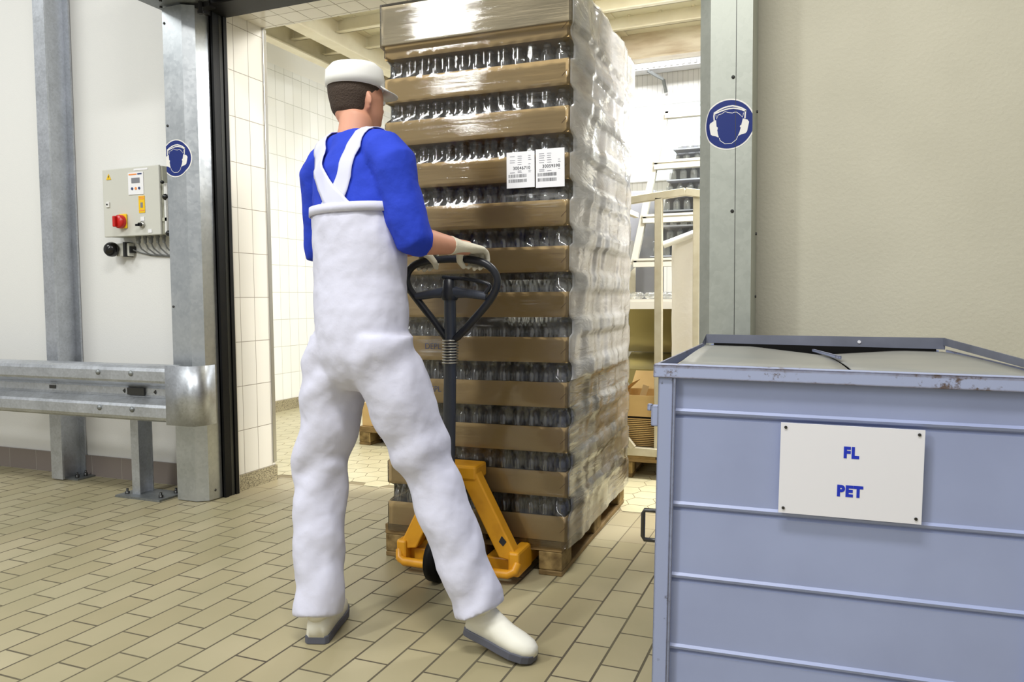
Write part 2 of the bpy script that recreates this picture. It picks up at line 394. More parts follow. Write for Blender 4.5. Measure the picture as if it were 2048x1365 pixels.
# tiled reveal of the doorway: left jamb, lintel, terrazzo foot, metal corner
w = MB(); w.box(-3.21, -3.195, 3.51, 3.868, .095, 2.79); w.box(-3.33, -3.2, 3.855, 3.868, .095, 2.79); S(w, 'trim_1', 'jamb')
w = MB(); w.box(-3.2, -.47, 3.50, 3.868, 2.79, 2.81); S(w, 'trim_2', 'lintel')
w = MB(); w.box(-3.33, -3.185, 3.515, 3.875, 0, .095); S(w, 'trim_3', 'granite')
w = MB(); w.box(-3.215, -3.188, 3.845, 3.876, .115, 2.785); S(w, 'trim_4', 'alu', .003)
# skirting tiles
w = MB(); w.box(-9, -3.45, 3.528, 3.54, 0, .135); S(w, 'baseboard_left', 'base')
# inner hall
w = MB(); w.box(-5.3, -5.15, 3.86, 9.8, 0, 3.5); w.cur = 1; w.box(-5.3, -5.15, 3.86, 9.8, 3.5, 5); S(w, 'wall_inner_left', ['inner_tile', 'wall_up'])
w = MB(); w.box(-5.15, -5.11, 3.9, 9.5, 0, .11); S(w, 'baseboard_inner_left', 'granite')
Wx0, Wx1, Wz0, Wz1 = -2.40, -.5, 2.64, 3.46
w = MB(); w.box(-5.3, Wx0, 9.5, 9.7, 0, 5); w.box(Wx1, 4, 9.5, 9.7, 0, 5); w.box(Wx0, Wx1, 9.5, 9.7, 0, Wz0-.02); w.box(Wx0, Wx1, 9.5, 9.7, Wz1, 5)
S(w, 'wall_inner_back', 'panel_wall')
w = MB(); w.box(4, 4.2, -3.5, 9.8, 0, 5); S(w, 'wall_far_right', 'wall')
w = MB(); w.box(-9, 4, 3.86, 9.8, 5, 5.1); S(w, 'ceiling_inner', 'wall_up')
w = MB()
w.box(Wx0-.1, Wx1+.1, 9.44, 9.5, Wz1, Wz1+.13); w.box(Wx0-.1, Wx1+.1, 9.44, 9.5, Wz0-.09, Wz0); w.box(Wx0-.1, Wx0, 9.44, 9.5, Wz0, Wz1); w.box(Wx1, Wx1+.1, 9.44, 9.5, Wz0, Wz1)
wf = S(w, 'window_1', 'pvc', .006)
w = MB(); w.box(Wx0, Wx1, 9.56, 9.565, Wz0, Wz1); w.build('pane', 'pane', wf)
w = MB(); w.box(Wx0-1.5, Wx1+1.5, 10.6, 10.62, Wz0-1.6, Wz1+2); w.build('daylight', 'day', keep=True, kind='structure').name = 'window_1_sky'

# mezzanine over the inner hall
mz = MB(); mz.box(-4.42, 4, 3.9, 7.2, 3.56, 3.60)
MZ = S(mz, 'ceiling_mezzanine', 'mezz_d')
def ibeam(mb, x, y0, y1, z0, z1, w=.11, t=.012, axis='y'):
    if axis == 'y':
        mb.box(x-w/2, x+w/2, y0, y1, z0, z0+t); mb.box(x-w/2, x+w/2, y0, y1, z1-t, z1); mb.box(x-t/2, x+t/2, y0, y1, z0+t, z1-t)
for xb in (-3.95, -1.78, .4):
    b = MB(); ibeam(b, xb, 3.9, 7.12, 3.32, 3.56, .13); b.build('main_beam', 'mezz', MZ)
b = MB(); b.box(-4.44, -4.42, 3.9, 7.2, 3.34, 3.58); b.box(-4.42, -4.34, 3.9, 7.2, 3.34, 3.352); b.build('edge_channel', 'mezz', MZ)
b = MB(); b.box(-4.42, 4, 7.12, 7.14, 3.32, 3.64); b.box(-4.42, 4, 7.06, 7.2, 3.31, 3.325); b.build('end_beam', 'mezz_p', MZ)
spans = [(-4.41, -3.965), (-3.935, -1.795), (-1.765, .39)]
y = 4.35
while y < 7.0:
    for (xa, xb) in spans:
        j = MB(); j.box(xa, xb, y, y+.008, 3.44, 3.56); j.box(xa, xb, y-.05, y+.008, 3.44, 3.448)
        jo = j.build('joist', 'mezz', MZ)
        bl = MB(); x = xa+.18
        while x < xb-.05: bl.lathe([(.014, 0), (.014, .012)], (x, y-.025, 3.548), n=6); x += .27
        bl.build('bolt_row', 'mezz', jo)
    y += .46
# duct and cable tray at the far wall
d = MB(); d.box(-5.1, 3.9, 9.3, 9.495, 3.945, 4.10); d.build('service_duct', 'mezz', bevel=.02, **T('long cream duct under the ceiling above the window', 'duct'))
d = MB(); d.box(-5.1, 3.9, 9.3, 9.495, 3.86, 3.865)
for yy in (9.3, 9.49): d.box(-5.1, 3.9, yy-.004, yy+.004, 3.86, 3.94)
x = -3.2
while x < -.6: d.box(x, x+.03, 9.286, 9.296, 3.88, 3.925); x += .07
ct = d.build('cable_tray', 'pvc', **T('white perforated cable tray running above the window', 'tray'))
d = MB(); d.bar((-2.0, 9.30, 3.85), (-1.82, 9.36, 3.74), .03, .03); d.bar((-1.82, 9.36, 3.74), (-1.80, 9.42, 3.60), .03, .03); d.build('tray_bracket', 'galv_d', ct)
d = MB(); d.box(-5.05, -5.04, 7.0, 7.2, 1.02, 1.22); d.box(-5.15, -5.05, 7.0, 7.2, 1.02, 1.22); d.build('wall_socket_box', 'boxgrey', bevel=.006, **T('small grey service box on the white tiled inner wall', 'box'))

# ------------------------------------------------------------------ steel columns, door frame
def hbeam(mb, x0, x1, y0, y1, z0, z1, tf=.012, tw=.009):
    mb.box(x0, x1, y0, y0+tf, z0, z1); mb.box(x0, x1, y1-tf, y1, z0, z1); xm = (x0+x1)/2; mb.box(xm-tw/2, xm+tw/2, y0+tf, y1-tf, z0, z1)
t = thing('steel_column', 'tall galvanised steel I-beam column behind the guard rail against the white wall', 'column', (-4.49, 3.45, 0))
b = MB(); hbeam(b, -4.54, -4.44, 3.36, 3.535, .01, 4.9); b.build('column_shaft', 'galv', t)
b = MB(); b.box(-4.50, -4.36, 3.40, 3.53, 0, .01); b.build('base_plate', 'galv_d', t)
b = MB(); b.lathe([(.012, .01), (.012, .03), (.006, .03), (.006, .045)], (-4.40, 3.43, 0), n=6); b.lathe([(.012, .01), (.012, .03), (.006, .03), (.006, .045)], (-4.40, 3.49, 0), n=6); b.build('anchor_bolts', 'steel', t)

PL = [(-3.39, 3.50), (-3.39, 3.265), (-3.253, 3.265), (-3.197, 3.305), (-3.19, 3.40)]
PR = [(-.49, 3.42), (-.49, 3.312), (-.443, 3.27), (-.278, 3.27), (-.278, 3.54)]
t = thing('door_post', 'galvanised door post with chamfered edge left of the doorway', 'post', (-3.29, 3.35, 0))
b = MB(); b.prism(PL+[(-3.19, 3.50)], .004, 2.74); b.build('post_casing', 'galv_s', t)
def screw(mb, x, y, z, r=.007): mb.lathe([(r, 0), (r, .003), (r*.5, .006)], (x, y, z), '-y', 10)
for z in (2.655, 2.10, 1.1, .62): 
    b = MB(); screw(b, -3.375, 3.265, z); b.build('screw', 'steel', t)
b = MB(); b.lathe([(.008, 0), (.008, .004), (.004, .007)], (-3.197, 3.35, .055), 'x', 10); b.build('screw', 'steel', t)
t = thing('door_post', 'galvanised door post with a seam standing behind the blue grey bin', 'post', (-.38, 3.35, 0))
b = MB(); b.prism([(x, min(y, 3.53)) for x, y in PR]+[(-.49, 3.53)], .0, 3.3); b.build('post_casing', 'post_r', t)
b = MB(); b.box(-.343, -.341, 3.2685, 3.271, 0, 3.3); b.build('seam', 'steel', t)
for z in (2.02, 1.48): b = MB(); screw(b, -.353, 3.27, z); b.build('screw', 'steel', t)
for z in (1.92, 1.40, 1.13):
    b = MB(); b.lathe([(.006, 0), (.006, .006)], (-.278, 3.48, z), 'x', 8); b.build('screw', 'steel', t)

# roller door: guide tracks, header shaft, housing
dr = MB(); dr.box(-3.19, -.46, 3.318, 3.515, 2.735, 3.2); dr.box(-3.10, -.46, 3.05, 3.318, 2.76, 3.2); DO = S(dr, 'door_1', 'rubber', .006)
b = MB(); b.box(-3.195, -3.165, 3.40, 3.425, 0, 2.735); b.box(-3.195, -3.172, 3.432, 3.455, 0, 2.735); b.box(-3.195, -3.165, 3.485, 3.510, 0, 2.735); b.build('guide_seal', 'rubber', DO)
b = MB(); b.box(-3.2, -3.18, 3.40, 3.51, 0, 2.735); b.box(-3.182, -3.173, 3.458, 3.482, 0, 2.735); b.build('guide_track', 'rubber_g', DO)
b = MB(); b.box(-3.19, -3.168, 3.511, 3.517, 0, 2.735); b.build('guide_edge', 'alu', DO)
b = MB(); b.box(-.50, -.46, 3.43, 3.51, 0, 2.735); b.build('guide_track', 'rubber_g', DO)
b = MB(); b.box(-3.44, -3.10, 2.9, 3.315, 2.75, 2.753); b.box(-3.44, -3.437, 2.9, 3.315, 2.753, 3.2); b.box(-3.44, -3.10, 3.312, 3.315, 2.753, 3.2); b.build('housing', 'galv_d', DO)
b = MB(); b.box(-3.30, -3.10, 3.31, 3.36, 2.725, 2.80); b.lathe([(.012, 2.70), (.012, 2.8)], (-3.15, 3.30, 0), n=12); b.lathe([(.016, 2.685), (.016, 2.70)], (-3.15, 3.30, 0), n=12); b.box(-3.21, -3.17, 3.34, 3.40, 2.71, 2.76); b.build('drive_bracket', 'plastic_b', DO)
for (x, y) in ((-3.40, 3.27), (-3.33, 3.20)):
    b = MB(); b.lathe([(.008, 2.742), (.008, 2.75)], (x, y, 0), n=8); b.build('bolt', 'steel', DO)

# ------------------------------------------------------------------ guard rail
t = thing('guard_rail', 'galvanised W-profile crash barrier along the left wall beside the door', 'guard rail', (-3.65, 3.2, 0))
Yb = 3.135
prof = [(0, .787), (.052, .783), (.074, .772), (.083, .755), (.083, .705), (.074, .692), (.012, .662), (.004, .652), (.004, .615), (.012, .604), (.074, .574), (.083, .560), (.083, .508), (.074, .492), (.052, .480), (0, .476)]
def rail(mb, x0, x1, lift=0.):
    n = len(prof); A = [(Yb-d-lift, z) for d, z in prof]; B = [(Yb-d+.004-lift, z) for d, z in prof]
    vs = [(x, y, z) for x in (x0, x1) for (y, z) in A+B]; k = 2*n
    fs = [(i, k+i, k+i+1, i+1) for i in range(n-1)]+[(n+i, n+i+1, k+n+i+1, k+n+i) for i in range(n-1)]
    fs += [tuple([*range(0, n)]+[*range(2*n-1, n-1, -1)]), tuple(k+i for i in [*range(n-1, -1, -1)]+[*range(n, 2*n)])]
    fs += [(0, n, k+n, k), (n-1, k+n-1, k+2*n-1, 2*n-1)]
    mb.add(vs, fs)
b = MB(); rail(b, -8.2, -3.20); b.build('rail_beam', 'galv', t)
b = MB()
pl = [(-3.225, 3.045), (-3.10, 3.042)] + [(-3.075+.065*math.sin(a), 3.107-.065*math.cos(a)) for a in [i*PI/2/8 for i in range(9)]] + [(-3.01, 3.18)]
pl = [(x, y) for x, y in pl]
n = len(pl); vs = [(x, y, z) for z in (.474, .79) for x, y in pl] ; b.add(vs, [(i, i+1, n+i+1, n+i) for i in range(n-1)], True)
o = b.build('end_terminal', 'galv', t); sm = o.modifiers.new('thick', 'SOLIDIFY'); sm.thickness = .005
for (x, z) in ((-3.72, .742), (-3.475, .742), (-3.72, .545), (-3.475, .545)):
    b = MB(); b.lathe([(.0, .012), (.009, .010), (.015, .005), (.016, 0)][::-1], (x, Yb-.083, z), '-y', 16); b.build('bolt', 'galv_d', t)
b = MB(); b.box(-3.585, -3.46, Yb-.016, Yb-.006, .614, .653); b.build('slot_plate', 'steel', t)
b = MB(); b.box(-4.215, -4.165, Yb-.008, Yb-.004, .625, .645); b.build('slot', 'steel', t)
for x in (-3.62, -3.39):
    b = MB(); b.prismy([(x-.009, .633), (x+.006, .645), (x+.009, .633), (x+.006, .621)], Yb-.008, Yb-.004); b.build('slot', 'steel', t)
b = MB(); hbeam(b, -3.715, -3.655, 3.245, 3.345, .012, .70, .008, .007); po = b.build('short_post', 'galv', t)
b = MB(); b.box(-3.79, -3.45, 3.19, 3.385, 0, .012); b.build('base_plate', 'galv_d', po)
for (x, y) in ((-3.75, 3.24), (-3.49, 3.24), (-3.49, 3.35)):
    b = MB(); b.lathe([(.013, .012), (.013, .026), (.007, .026), (.007, .042)], (x, y, 0), n=6); b.build('anchor_bolt', 'steel', po)
b = MB(); b.box(-3.72, -3.65, Yb-.003, 3.245, .58, .69); b.build('spacer', 'galv_d', t)
b = MB(); b.box(-4.53, -4.45, Yb-.003, 3.36, .58, .69); b.build('spacer', 'galv_d', t)

# ------------------------------------------------------------------ hearing protection signs (stickers folded round the posts)
def folded_sign(prof, ucen_x, front_i, cz, name, label, rad=.103):
    # arc length along profile; front face segment index front_i
    L = [0]
    for a, b_ in zip(prof, prof[1:]): L.append(L[-1]+math.hypot(b_[0]-a[0], b_[1]-a[1]))
    uc = L[front_i] + (ucen_x-prof[front_i][0])
    def at(u, lift):
        u = min(max(u+uc, L[0]), L[-1])
        for i in range(1, len(prof)-1):
            if abs(u-L[i]) < 2e-5:
                N_ = []
                for (x0, y0), (x1, y1) in ((prof[i-1], prof[i]), (prof[i], prof[i+1])):
                    nx, ny = (y1-y0), -(x1-x0); q = math.hypot(nx, ny); N_.append((nx/q, ny/q))
                mx, my = N_[0][0]+N_[1][0], N_[0][1]+N_[1][1]; q = (mx*mx+my*my)/2
                return prof[i][0]+mx/q*lift, prof[i][1]+my/q*lift
        for i in range(len(prof)-1):
            if u <= L[i+1] or i == len(prof)-2:
                (x0, y0), (x1, y1) = prof[i], prof[i+1]; f = (u-L[i])/(L[i+1]-L[i]); nx, ny = (y1-y0), -(x1-x0); q = math.hypot(nx, ny)
                return x0+(x1-x0)*f + nx/q*lift, y0+(y1-y0)*f + ny/q*lift
    root = thing(name, label, 'sign', (ucen_x, prof[front_i][1], cz))
    def layer(polys, mat, lift, nm):
        bm = bmesh.new()
        for p in polys:
            vs = [bm.verts.new((x*rad, y*rad, 0)) for x, y in p]
            try: bm.faces.new(vs)
            except ValueError: pass
        bmesh.ops.triangulate(bm, faces=bm.faces[:])
        for u in L[1:-1]:
            geom = bm.verts[:]+bm.edges[:]+bm.faces[:]
            bmesh.ops.bisect_plane(bm, geom=geom, plane_co=(u-uc, 0, 0), plane_no=(1, 0, 0), dist=1e-6)
        # clip what would pass the far ends of the profile
        for v in bm.verts:
            x, y = at(v.co.x, lift); z = v.co.y+cz; v.co = V((x, y, z))-root.location
        me = bpy.data.meshes.new(nm); bm.to_mesh(me); bm.free(); me.materials.append(M[mat])
        o = bpy.data.objects.new(nm, me); COL.objects.link(o); o.parent = root
    circ = lambda r, n=72: [(r*math.cos(2*PI*i/n), r*math.sin(2*PI*i/n)) for i in range(n)]
    layer([circ(1.)], 'sg_w', .0008, 'white_border'); layer([circ(.945)], 'blue_sg', .0013, 'blue_disc')
    P = lambda pts: [((x-575)/458, (655-y)/500) for x, y in pts]   # traced on the 1170 px view of the sign
    def stroke(pts, w, closed=False):
        pts = P(pts); n = len(pts); sd = []
        for i in range(n):
            a = pts[max(i-1, 0)]; c = pts[min(i+1, n-1)]; dx, dy = c[0]-a[0], c[1]-a[1]; q = math.hypot(dx, dy)
            sd.append((pts[i][0]-dy/q*w/2, pts[i][1]+dx/q*w/2, pts[i][0]+dy/q*w/2, pts[i][1]-dx/q*w/2))
        out = [[(p[0], p[1]), (p[2], p[3]), (q_[2], q_[3]), (q_[0], q_[1])] for p, q_ in zip(sd, sd[1:])]
        return out
    muffs = [P([(320, 560), (350, 550), (360, 680), (382, 700), (380, 735), (372, 745), (385, 830), (402, 895), (380, 890), (340, 865), (285, 850), (258, 830), (240, 700), (236, 640), (250, 605), (285, 582)]),
             P([(820, 565), (860, 580), (900, 595), (928, 640), (915, 720), (895, 820), (870, 855), (800, 870), (758, 890), (734, 895), (765, 820), (785, 740), (770, 725), (772, 700), (795, 685)])]
    band = stroke([(312, 415), (400, 360), (480, 325), (560, 306), (640, 302), (720, 325), (800, 362), (872, 415)], .058) + stroke([(330, 428), (420, 390), (500, 365), (580, 350), (660, 350), (740, 370), (800, 395), (868, 430)], .05)
    band += stroke([(320, 410), (312, 470), (318, 560)], .05) + stroke([(866, 410), (862, 470), (856, 570)], .05)
    face = stroke([(345, 450), (362, 530), (385, 455), (450, 438), (510, 398), (560, 425), (640, 442), (670, 430), (710, 432), (760, 475), (815, 540), (832, 455)], .02) + stroke([(408, 905), (425, 960), (510, 1030), (630, 1030), (710, 965), (735, 900)], .022)
    layer(muffs[:1], 'sg_w', .0017, 'ear_muff'); layer(muffs[1:], 'sg_w', .0017, 'ear_muff'); layer(band[:7], 'sg_w', .0019, 'head_band'); layer(band[7:], 'sg_w', .0021, 'head_band'); layer(face[:11], 'sg_w', .0017, 'hair_line'); layer(face[11:], 'sg_w', .0017, 'chin_line')
folded_sign(PL, -3.322, 1, 1.918, 'hearing_protection_sign', 'round blue ear protection sticker folded on the left door post')
folded_sign(PR, -.369, 2, 1.832, 'hearing_protection_sign', 'round blue ear protection sticker on the right door post above the bin')

# ------------------------------------------------------------------ control box on the left wall
t = thing('control_box', 'light grey door control box with red rotary switch on the white wall', 'control box', (-3.835, 3.54, 1.52))
b = MB(); b.box(-4.055, -3.60, 3.43, 3.535, 1.525, 1.925); b.build('body', 'boxside', t, bevel=.004)
b = MB(); b.box(-4.060, -3.605, 3.41, 3.428, 1.522, 1.928); b.build('door', 'boxgrey', t, bevel=.005)
yf = 3.409
b = MB(); b.box(-3.845, -3.725, yf-.003, yf, 1.765, 1.895); pn = b.build('keypad_panel', 'paper', t)
b = MB(); b.box(-3.817, -3.752, yf-.005, yf-.003, 1.832, 1.862); b.build('display', 'lcd', pn)
for x, mt in ((-3.813, 'bluebtn'), (-3.784, 'orange'), (-3.757, 'bluebtn')):
    b = MB(); b.lathe([(.008, 0), (.008, .003)], (x, yf-.003, 1.80), '-y', 10); b.build('button', mt, pn)
b = MB(); b.box(-3.838, -3.775, yf-.0045, yf-.003, 1.880, 1.887); b.build('print_line', 'orange', pn)
b = MB(); b.box(-3.768, -3.735, yf-.0045, yf-.003, 1.880, 1.888); b.build('print_line', 'bluebtn', pn)
b = MB(); b.box(-3.768, -3.720, yf-.002, yf, 1.655, 1.755); yl = b.build('warning_label', 'yel2', t)
b = MB(); b.box(-3.753, -3.735, yf-.003, yf-.002, 1.685, 1.715); b.build('pictogram', 'lcd', yl)
for z in (1.745, 1.735, 1.666): b = MB(); b.box(-3.764, -3.724, yf-.003, yf-.002, z, z+.005); b.build('print_line', 'orange', yl)
b = MB(); b.prismy([(-4.025, 1.865), (-3.985, 1.865), (-4.005, 1.90)], yf-.002, yf); tr_ = b.build('hazard_triangle', 'yel2', t)
b = MB(); b.prismy([(-4.007, 1.875), (-4.003, 1.875), (-4.001, 1.889), (-4.007, 1.889)], yf-.003, yf-.002); b.build('flash_mark', 'ink', tr_)
b = MB(); b.box(-3.925, -3.862, yf-.012, yf, 1.568, 1.655); sw = b.build('switch_plate', 'yel2', t, bevel=.006)
b = MB(); b.lathe([(.040, .0), (.040, .022), (.034, .030), (.0, .031)], (-3.900, yf-.012, 1.608), '-y', 28); rd = b.build('rotary_switch', 'red', sw)
b = MB(); b.box(-3.921, -3.901, yf-.060, yf-.040, 1.575, 1.640); b.build('switch_grip', 'red', sw, bevel=.005)
b = MB(); b.box(-4.030, -4.003, yf-.008, yf, 1.70, 1.733); lk = b.build('lock', 'cable_w', t, bevel=.003)
b = MB(); b.lathe([(.005, 0), (.005, .003)], (-4.017, yf-.008, 1.717), '-y', 10); b.build('keyhole', 'black', lk)
b = MB(); b.lathe([(.018, 0), (.018, .012), (.012, .014)], (-3.742, yf, 1.585), '-y', 18); ks = b.build('key_switch', 'alu', t)
b = MB(); b.lathe([(.010, .014), (.010, .03)], (-3.742, yf, 1.585), '-y', 14); b.box(-3.765, -3.742, yf-.035, yf-.024, 1.575, 1.588); b.build('key_lever', 'black', ks)
b = MB(); b.box(-3.757, -3.727, yf-.002, yf, 1.607, 1.632); b.build('small_label', 'paper', t)
b = MB(); b.box(-3.700, -3.672, yf-.002, yf, 1.535, 1.556); b.build('small_label', 'paper', t)
b = MB(); b.box(-3.80, -3.69, yf-.001, yf, 1.905, 1.916); b.build('small_label', 'paper', t)
gx = [-3.855, -3.80, -3.755, -3.70, -3.65]
for i, x in enumerate(gx):
    b = MB(); r = .013 if i in (0, 2) else .010
    b.lathe([(r*.7, -.04), (r, -.03), (r, -.008), (r*1.25, -.008), (r*1.25, .006)], (x, 3.475, 1.52), n=10); gl_ = b.build('cable_gland', 'cable', t)
    b = MB(); b.tube([(x, 3.475, 1.485), (x+.005, 3.49, 1.45), (x+.03, 3.52, 1.42-.003*i), (x+.08, 3.53, 1.408-.003*i), (-3.5, 3.532, 1.40-.004*i), (-3.40, 3.532, 1.395-.004*i)], .0045, 8); b.build('cable', 'cable', gl_)

t = thing('door_bar_sensor', 'upright white bar with black knobs beside the grey control box', 'bar', (-3.58, 3.47, 1.52))
b = MB(); b.box(-3.585, -3.555, 3.42, 3.45, 1.53, 1.82); b.build('cover_strip', 'cable_w', t, bevel=.004)
b = MB(); b.box(-3.54, -3.525, 3.42, 3.44, 1.53, 1.83); b.build('rear_strip', 'galv_s', t)
b = MB(); b.tube([(-3.533, 3.40, 1.53), (-3.533, 3.40, 1.75)], .009, 10); b.build('rod', 'alu', t)
for (x, z, r) in ((-3.545, 1.735, .022), (-3.53, 1.525, .02), (-3.57, 1.822, .012)):
    b = MB(); b.ball((x, 3.40, z), r, r, r*.9, 12); b.build('knob', 'black', t)
b = MB(); b.box(-3.60, -3.52, 3.42, 3.53, 1.60, 1.62); b.build('bracket', 'boxside', t)

t = thing('emergency_button', 'black domed push button on grey socket below the control box', 'button', (-4.05, 3.54, 1.45))
b = MB(); b.box(-4.06, -3.955, 3.49, 3.535, 1.41, 1.49); b.build('socket', 'boxgrey', t, bevel=.005)
b = MB(); b.lathe([(.044, .0), (.046, .012), (.043, .03), (.032, .045), (.015, .053), (.0, .055)], (-4.065, 3.475, 1.452), '-y', 28); b.lathe([(.03, -.03), (.03, 0)], (-4.065, 3.475, 1.452), '-y', 20); b.build('dome', 'black', t)
b = MB(); b.box(-3.985, -3.968, 3.475, 3.535, 1.405, 1.495); b.box(-3.968, -3.945, 3.495, 3.535, 1.43, 1.47); b.build('coupling', 'plastic_b', t)
b = MB(); b.tube([(-3.95, 3.515, 1.45), (-3.90, 3.528, 1.43), (-3.82, 3.532, 1.412), (-3.6, 3.532, 1.402)], .004, 8); b.build('cable', 'cable', t)

# ------------------------------------------------------------------ the blue grey bin
BX, BY, TH = -.401, 1.85, .095
t = thing('waste_bin', 'blue grey steel waste container with white sign on its front', 'bin', (BX, BY, 0), TH)
t.rotation_euler = (0, .020, TH)     # it stands slightly tilted on its feet
w_, d_, zr = .872, 1.20, .967
BL, BR = .072, .902                  # the back corners: the plan narrows on the left
g = [.849, .620, .442, .262, .10]
yg = .012; pr_ = [(yg, .94)]
for z in g: pr_ += [(yg, z+.012), (yg-.006, z+.006), (yg-.004, z), (yg+.006, z-.006), (yg, z-.012)]
pr_ += [(yg, .05)]
b = MB(); n = len(pr_); xa, xb = .045, w_-.045
b.add([(x, y, z) for x in (xa, xb) for y, z in pr_], [(i, i+1, n+i+1, n+i) for i in range(n-1)])
o = b.build('front_panel', 'bin', t, True); sm = o.modifiers.new('thick', 'SOLIDIFY'); sm.thickness = .003; sm.offset = -1
b = MB(); b.box(.012, .052, .0, .045, .025, .945); b.box(.048, .054, -.004, .012, .025, .94); b.build('corner_stile', 'stile', t, True)
b = MB(); b.box(w_-.05, w_-.012, .0, .045, .025, .945); b.build('corner_stile', 'stile', t, True)
def slab(x0, y0, x1, y1, z0, z1, th=.006, z2=None, z3=None):
    """upright sheet from (x0,y0) to (x1,y1); z1 top at the first end, z2 at the second"""
    dx, dy = x1-x0, y1-y0; q = math.hypot(dx, dy); nx, ny = -dy/q*th, dx/q*th; z2 = z1 if z2 is None else z2; z3 = z0 if z3 is None else z3
    m_ = MB(); m_.hexa([(x0, y0, z0), (x1, y1, z3), (x0+nx, y0+ny, z0), (x1+nx, y1+ny, z3), (x0, y0, z1), (x1, y1, z2), (x0+nx, y0+ny, z1), (x1+nx, y1+ny, z2)]); return m_
slab(BL+.02, d_-.03, .018, .045, .05, .94).build('side_panel', 'bin', t, True)
slab(w_-.018, .045, BR-.02, d_-.03, .05, .94).build('side_panel', 'bin', t, True)
slab(BR-.02, d_-.012, BL+.02, d_-.012, .05, .95).build('back_panel', 'bin', t, True); slab(BR-.03, d_-.019, BL+.03, d_-.019, .60, .954).build('gap_shade_sheet', 'rubber', t, True)  # the black sheet is added behind the lid gap to stand for shade
b = MB(); b.hexa([(x, y, z) for z in (.05, .06) for x, y in ((.02, .02), (w_-.02, .02), (BL+.02, d_-.03), (BR-.02, d_-.03))]); b.build('bottom_panel', 'bin', t, True)
for x in (BL, BR-.04): b = MB(); b.box(x, x+.038, d_-.045, d_, .025, .94); b.build('corner_stile', 'stile', t, True)
b = MB()   # rim
b.box(0, w_, -.006, .0, .936, zr); b.box(0, w_, -.006, .045, zr-.004, zr)
for m_ in (slab(BL-.012, d_, 0, 0, .936, .952, .006, zr, .936), slab(w_, 0, BR+.012, d_, .936, zr, .006, .952)): b.add(m_.v, m_.f)
b.build('rim', 'rim', t, True, bevel=.0015)
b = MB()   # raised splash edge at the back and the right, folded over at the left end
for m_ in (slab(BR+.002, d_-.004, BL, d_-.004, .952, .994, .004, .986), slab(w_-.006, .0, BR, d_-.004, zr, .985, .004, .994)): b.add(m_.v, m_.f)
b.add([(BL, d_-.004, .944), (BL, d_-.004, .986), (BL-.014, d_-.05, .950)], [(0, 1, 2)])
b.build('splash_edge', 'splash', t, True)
b = MB(); b.lathe([(.006, 0), (.006, .003)], (.62, d_-.008, .972), '-y', 12); b.build('rivet', 'sign_w', t, True)
def lidsheet(u0, u1, sag0, sag1):
    b = MB(); n = 10; vs = []
    for i in range(n+1):
        for j in range(n+1):
            u = u0+(u1-u0)*i/n; v = j/n; s_ = max(0, (sag0+(sag1-sag0)*i/n-.35)/.65); y = .045+(d_-.08)*v
            xl = .055+(BL+.004-.055)*v; xr = w_-.03+(BR-.012-w_+.03)*v
            z = zr-.001-(zr-.947)*v*v - s_*.024*v**1.5
            vs.append((xl+(xr-xl)*u, y, z))
    b.add(vs, [(i*(n+1)+j, (i+1)*(n+1)+j, (i+1)*(n+1)+j+1, i*(n+1)+j+1) for i in range(n) for j in range(n)], True)
    o = b.build('lid_sheet', 'lid', t, True); sm = o.modifiers.new('thick', 'SOLIDIFY'); sm.thickness = .003
    return o
lidsheet(0, .495, -.1, 1.); lidsheet(.505, 1., 1., .0)
b = MB(); b.hexa([(x, y, z+(.0 if y < .5 else -.034)) for z in (zr+.001, zr+.010) for y in (.35, d_-.05) for x in (.455, .463)]); b.build('lid_hinge', 'stile', t, True)
b = MB(); b.box(.06, w_-.06, .06, d_-.04, .70, .71); b.build('dark_inner_sheet', 'rubber', t, True)  # black sheet set inside to give the bin its dark interior
b = MB(); b.tube([(.012, .02, .60), (-.016, .02, .60), (-.020, .02, .592), (-.020, .02, .533), (-.016, .02, .525), (.012, .02, .525)], .0055, 8); b.build('side_handle', 'steel', t, True)
b = MB(); b.box(-.004, .014, .0, .03, .815, .865); b.box(-.014, -.002, .004, .02, .852, .868); b.build('latch', 'stile', t, True, bevel=.002)
sg = MB(); sg.box(.2965, .5985, -.006, -.001, .630, .8425)
sgo = sg.build('sign_plate', 'sign_w', t, True)
for x, z in ((.307, .832), (.587, .832), (.307, .642), (.587, .642)):
    b = MB(); b.lathe([(.0035, 0), (.0035, .002)], (x, -.006, z), '-y', 10); b.build('rivet', 'steel', sgo, True)
def flat_text(txt, size, cx, cz, y, mat, nm, parent, off=0., sx=1., space=1.):
    vs, fs = text_mesh(txt, size, off, space=space); xs = [v.x for v in vs]; ys = [v.y for v in vs]; mx = (min(xs)+max(xs))/2; my = (min(ys)+max(ys))/2
    b = MB(); b.add([(cx+(v.x-mx)*sx, y, cz+(v.y-my)) for v in vs], fs); return b.build(nm, mat, parent, True)
flat_text('FL', .034, .4495, .782, -.0066, 'blue_txt', 'lettering', sgo, .0020, .9, 1.15)
flat_text('PET', .034, .4495, .693, -.0066, 'blue_txt', 'lettering', sgo, .0020, .9, 1.15)

# ------------------------------------------------------------------ the wrapped stack
SX, SY, SR = -1.373+.018, 2.880, math.radians(1.85)
cs, sn = math.cos(SR), math.sin(SR)
def lean(z): return .010*z
def sw_(x, y, z): x += lean(z); return V((SX+cs*x-sn*y, SY+sn*x+cs*y, z))
LP = .1815; Z0 = .150; TW, TD, TH_ = .405, 1.2, .098
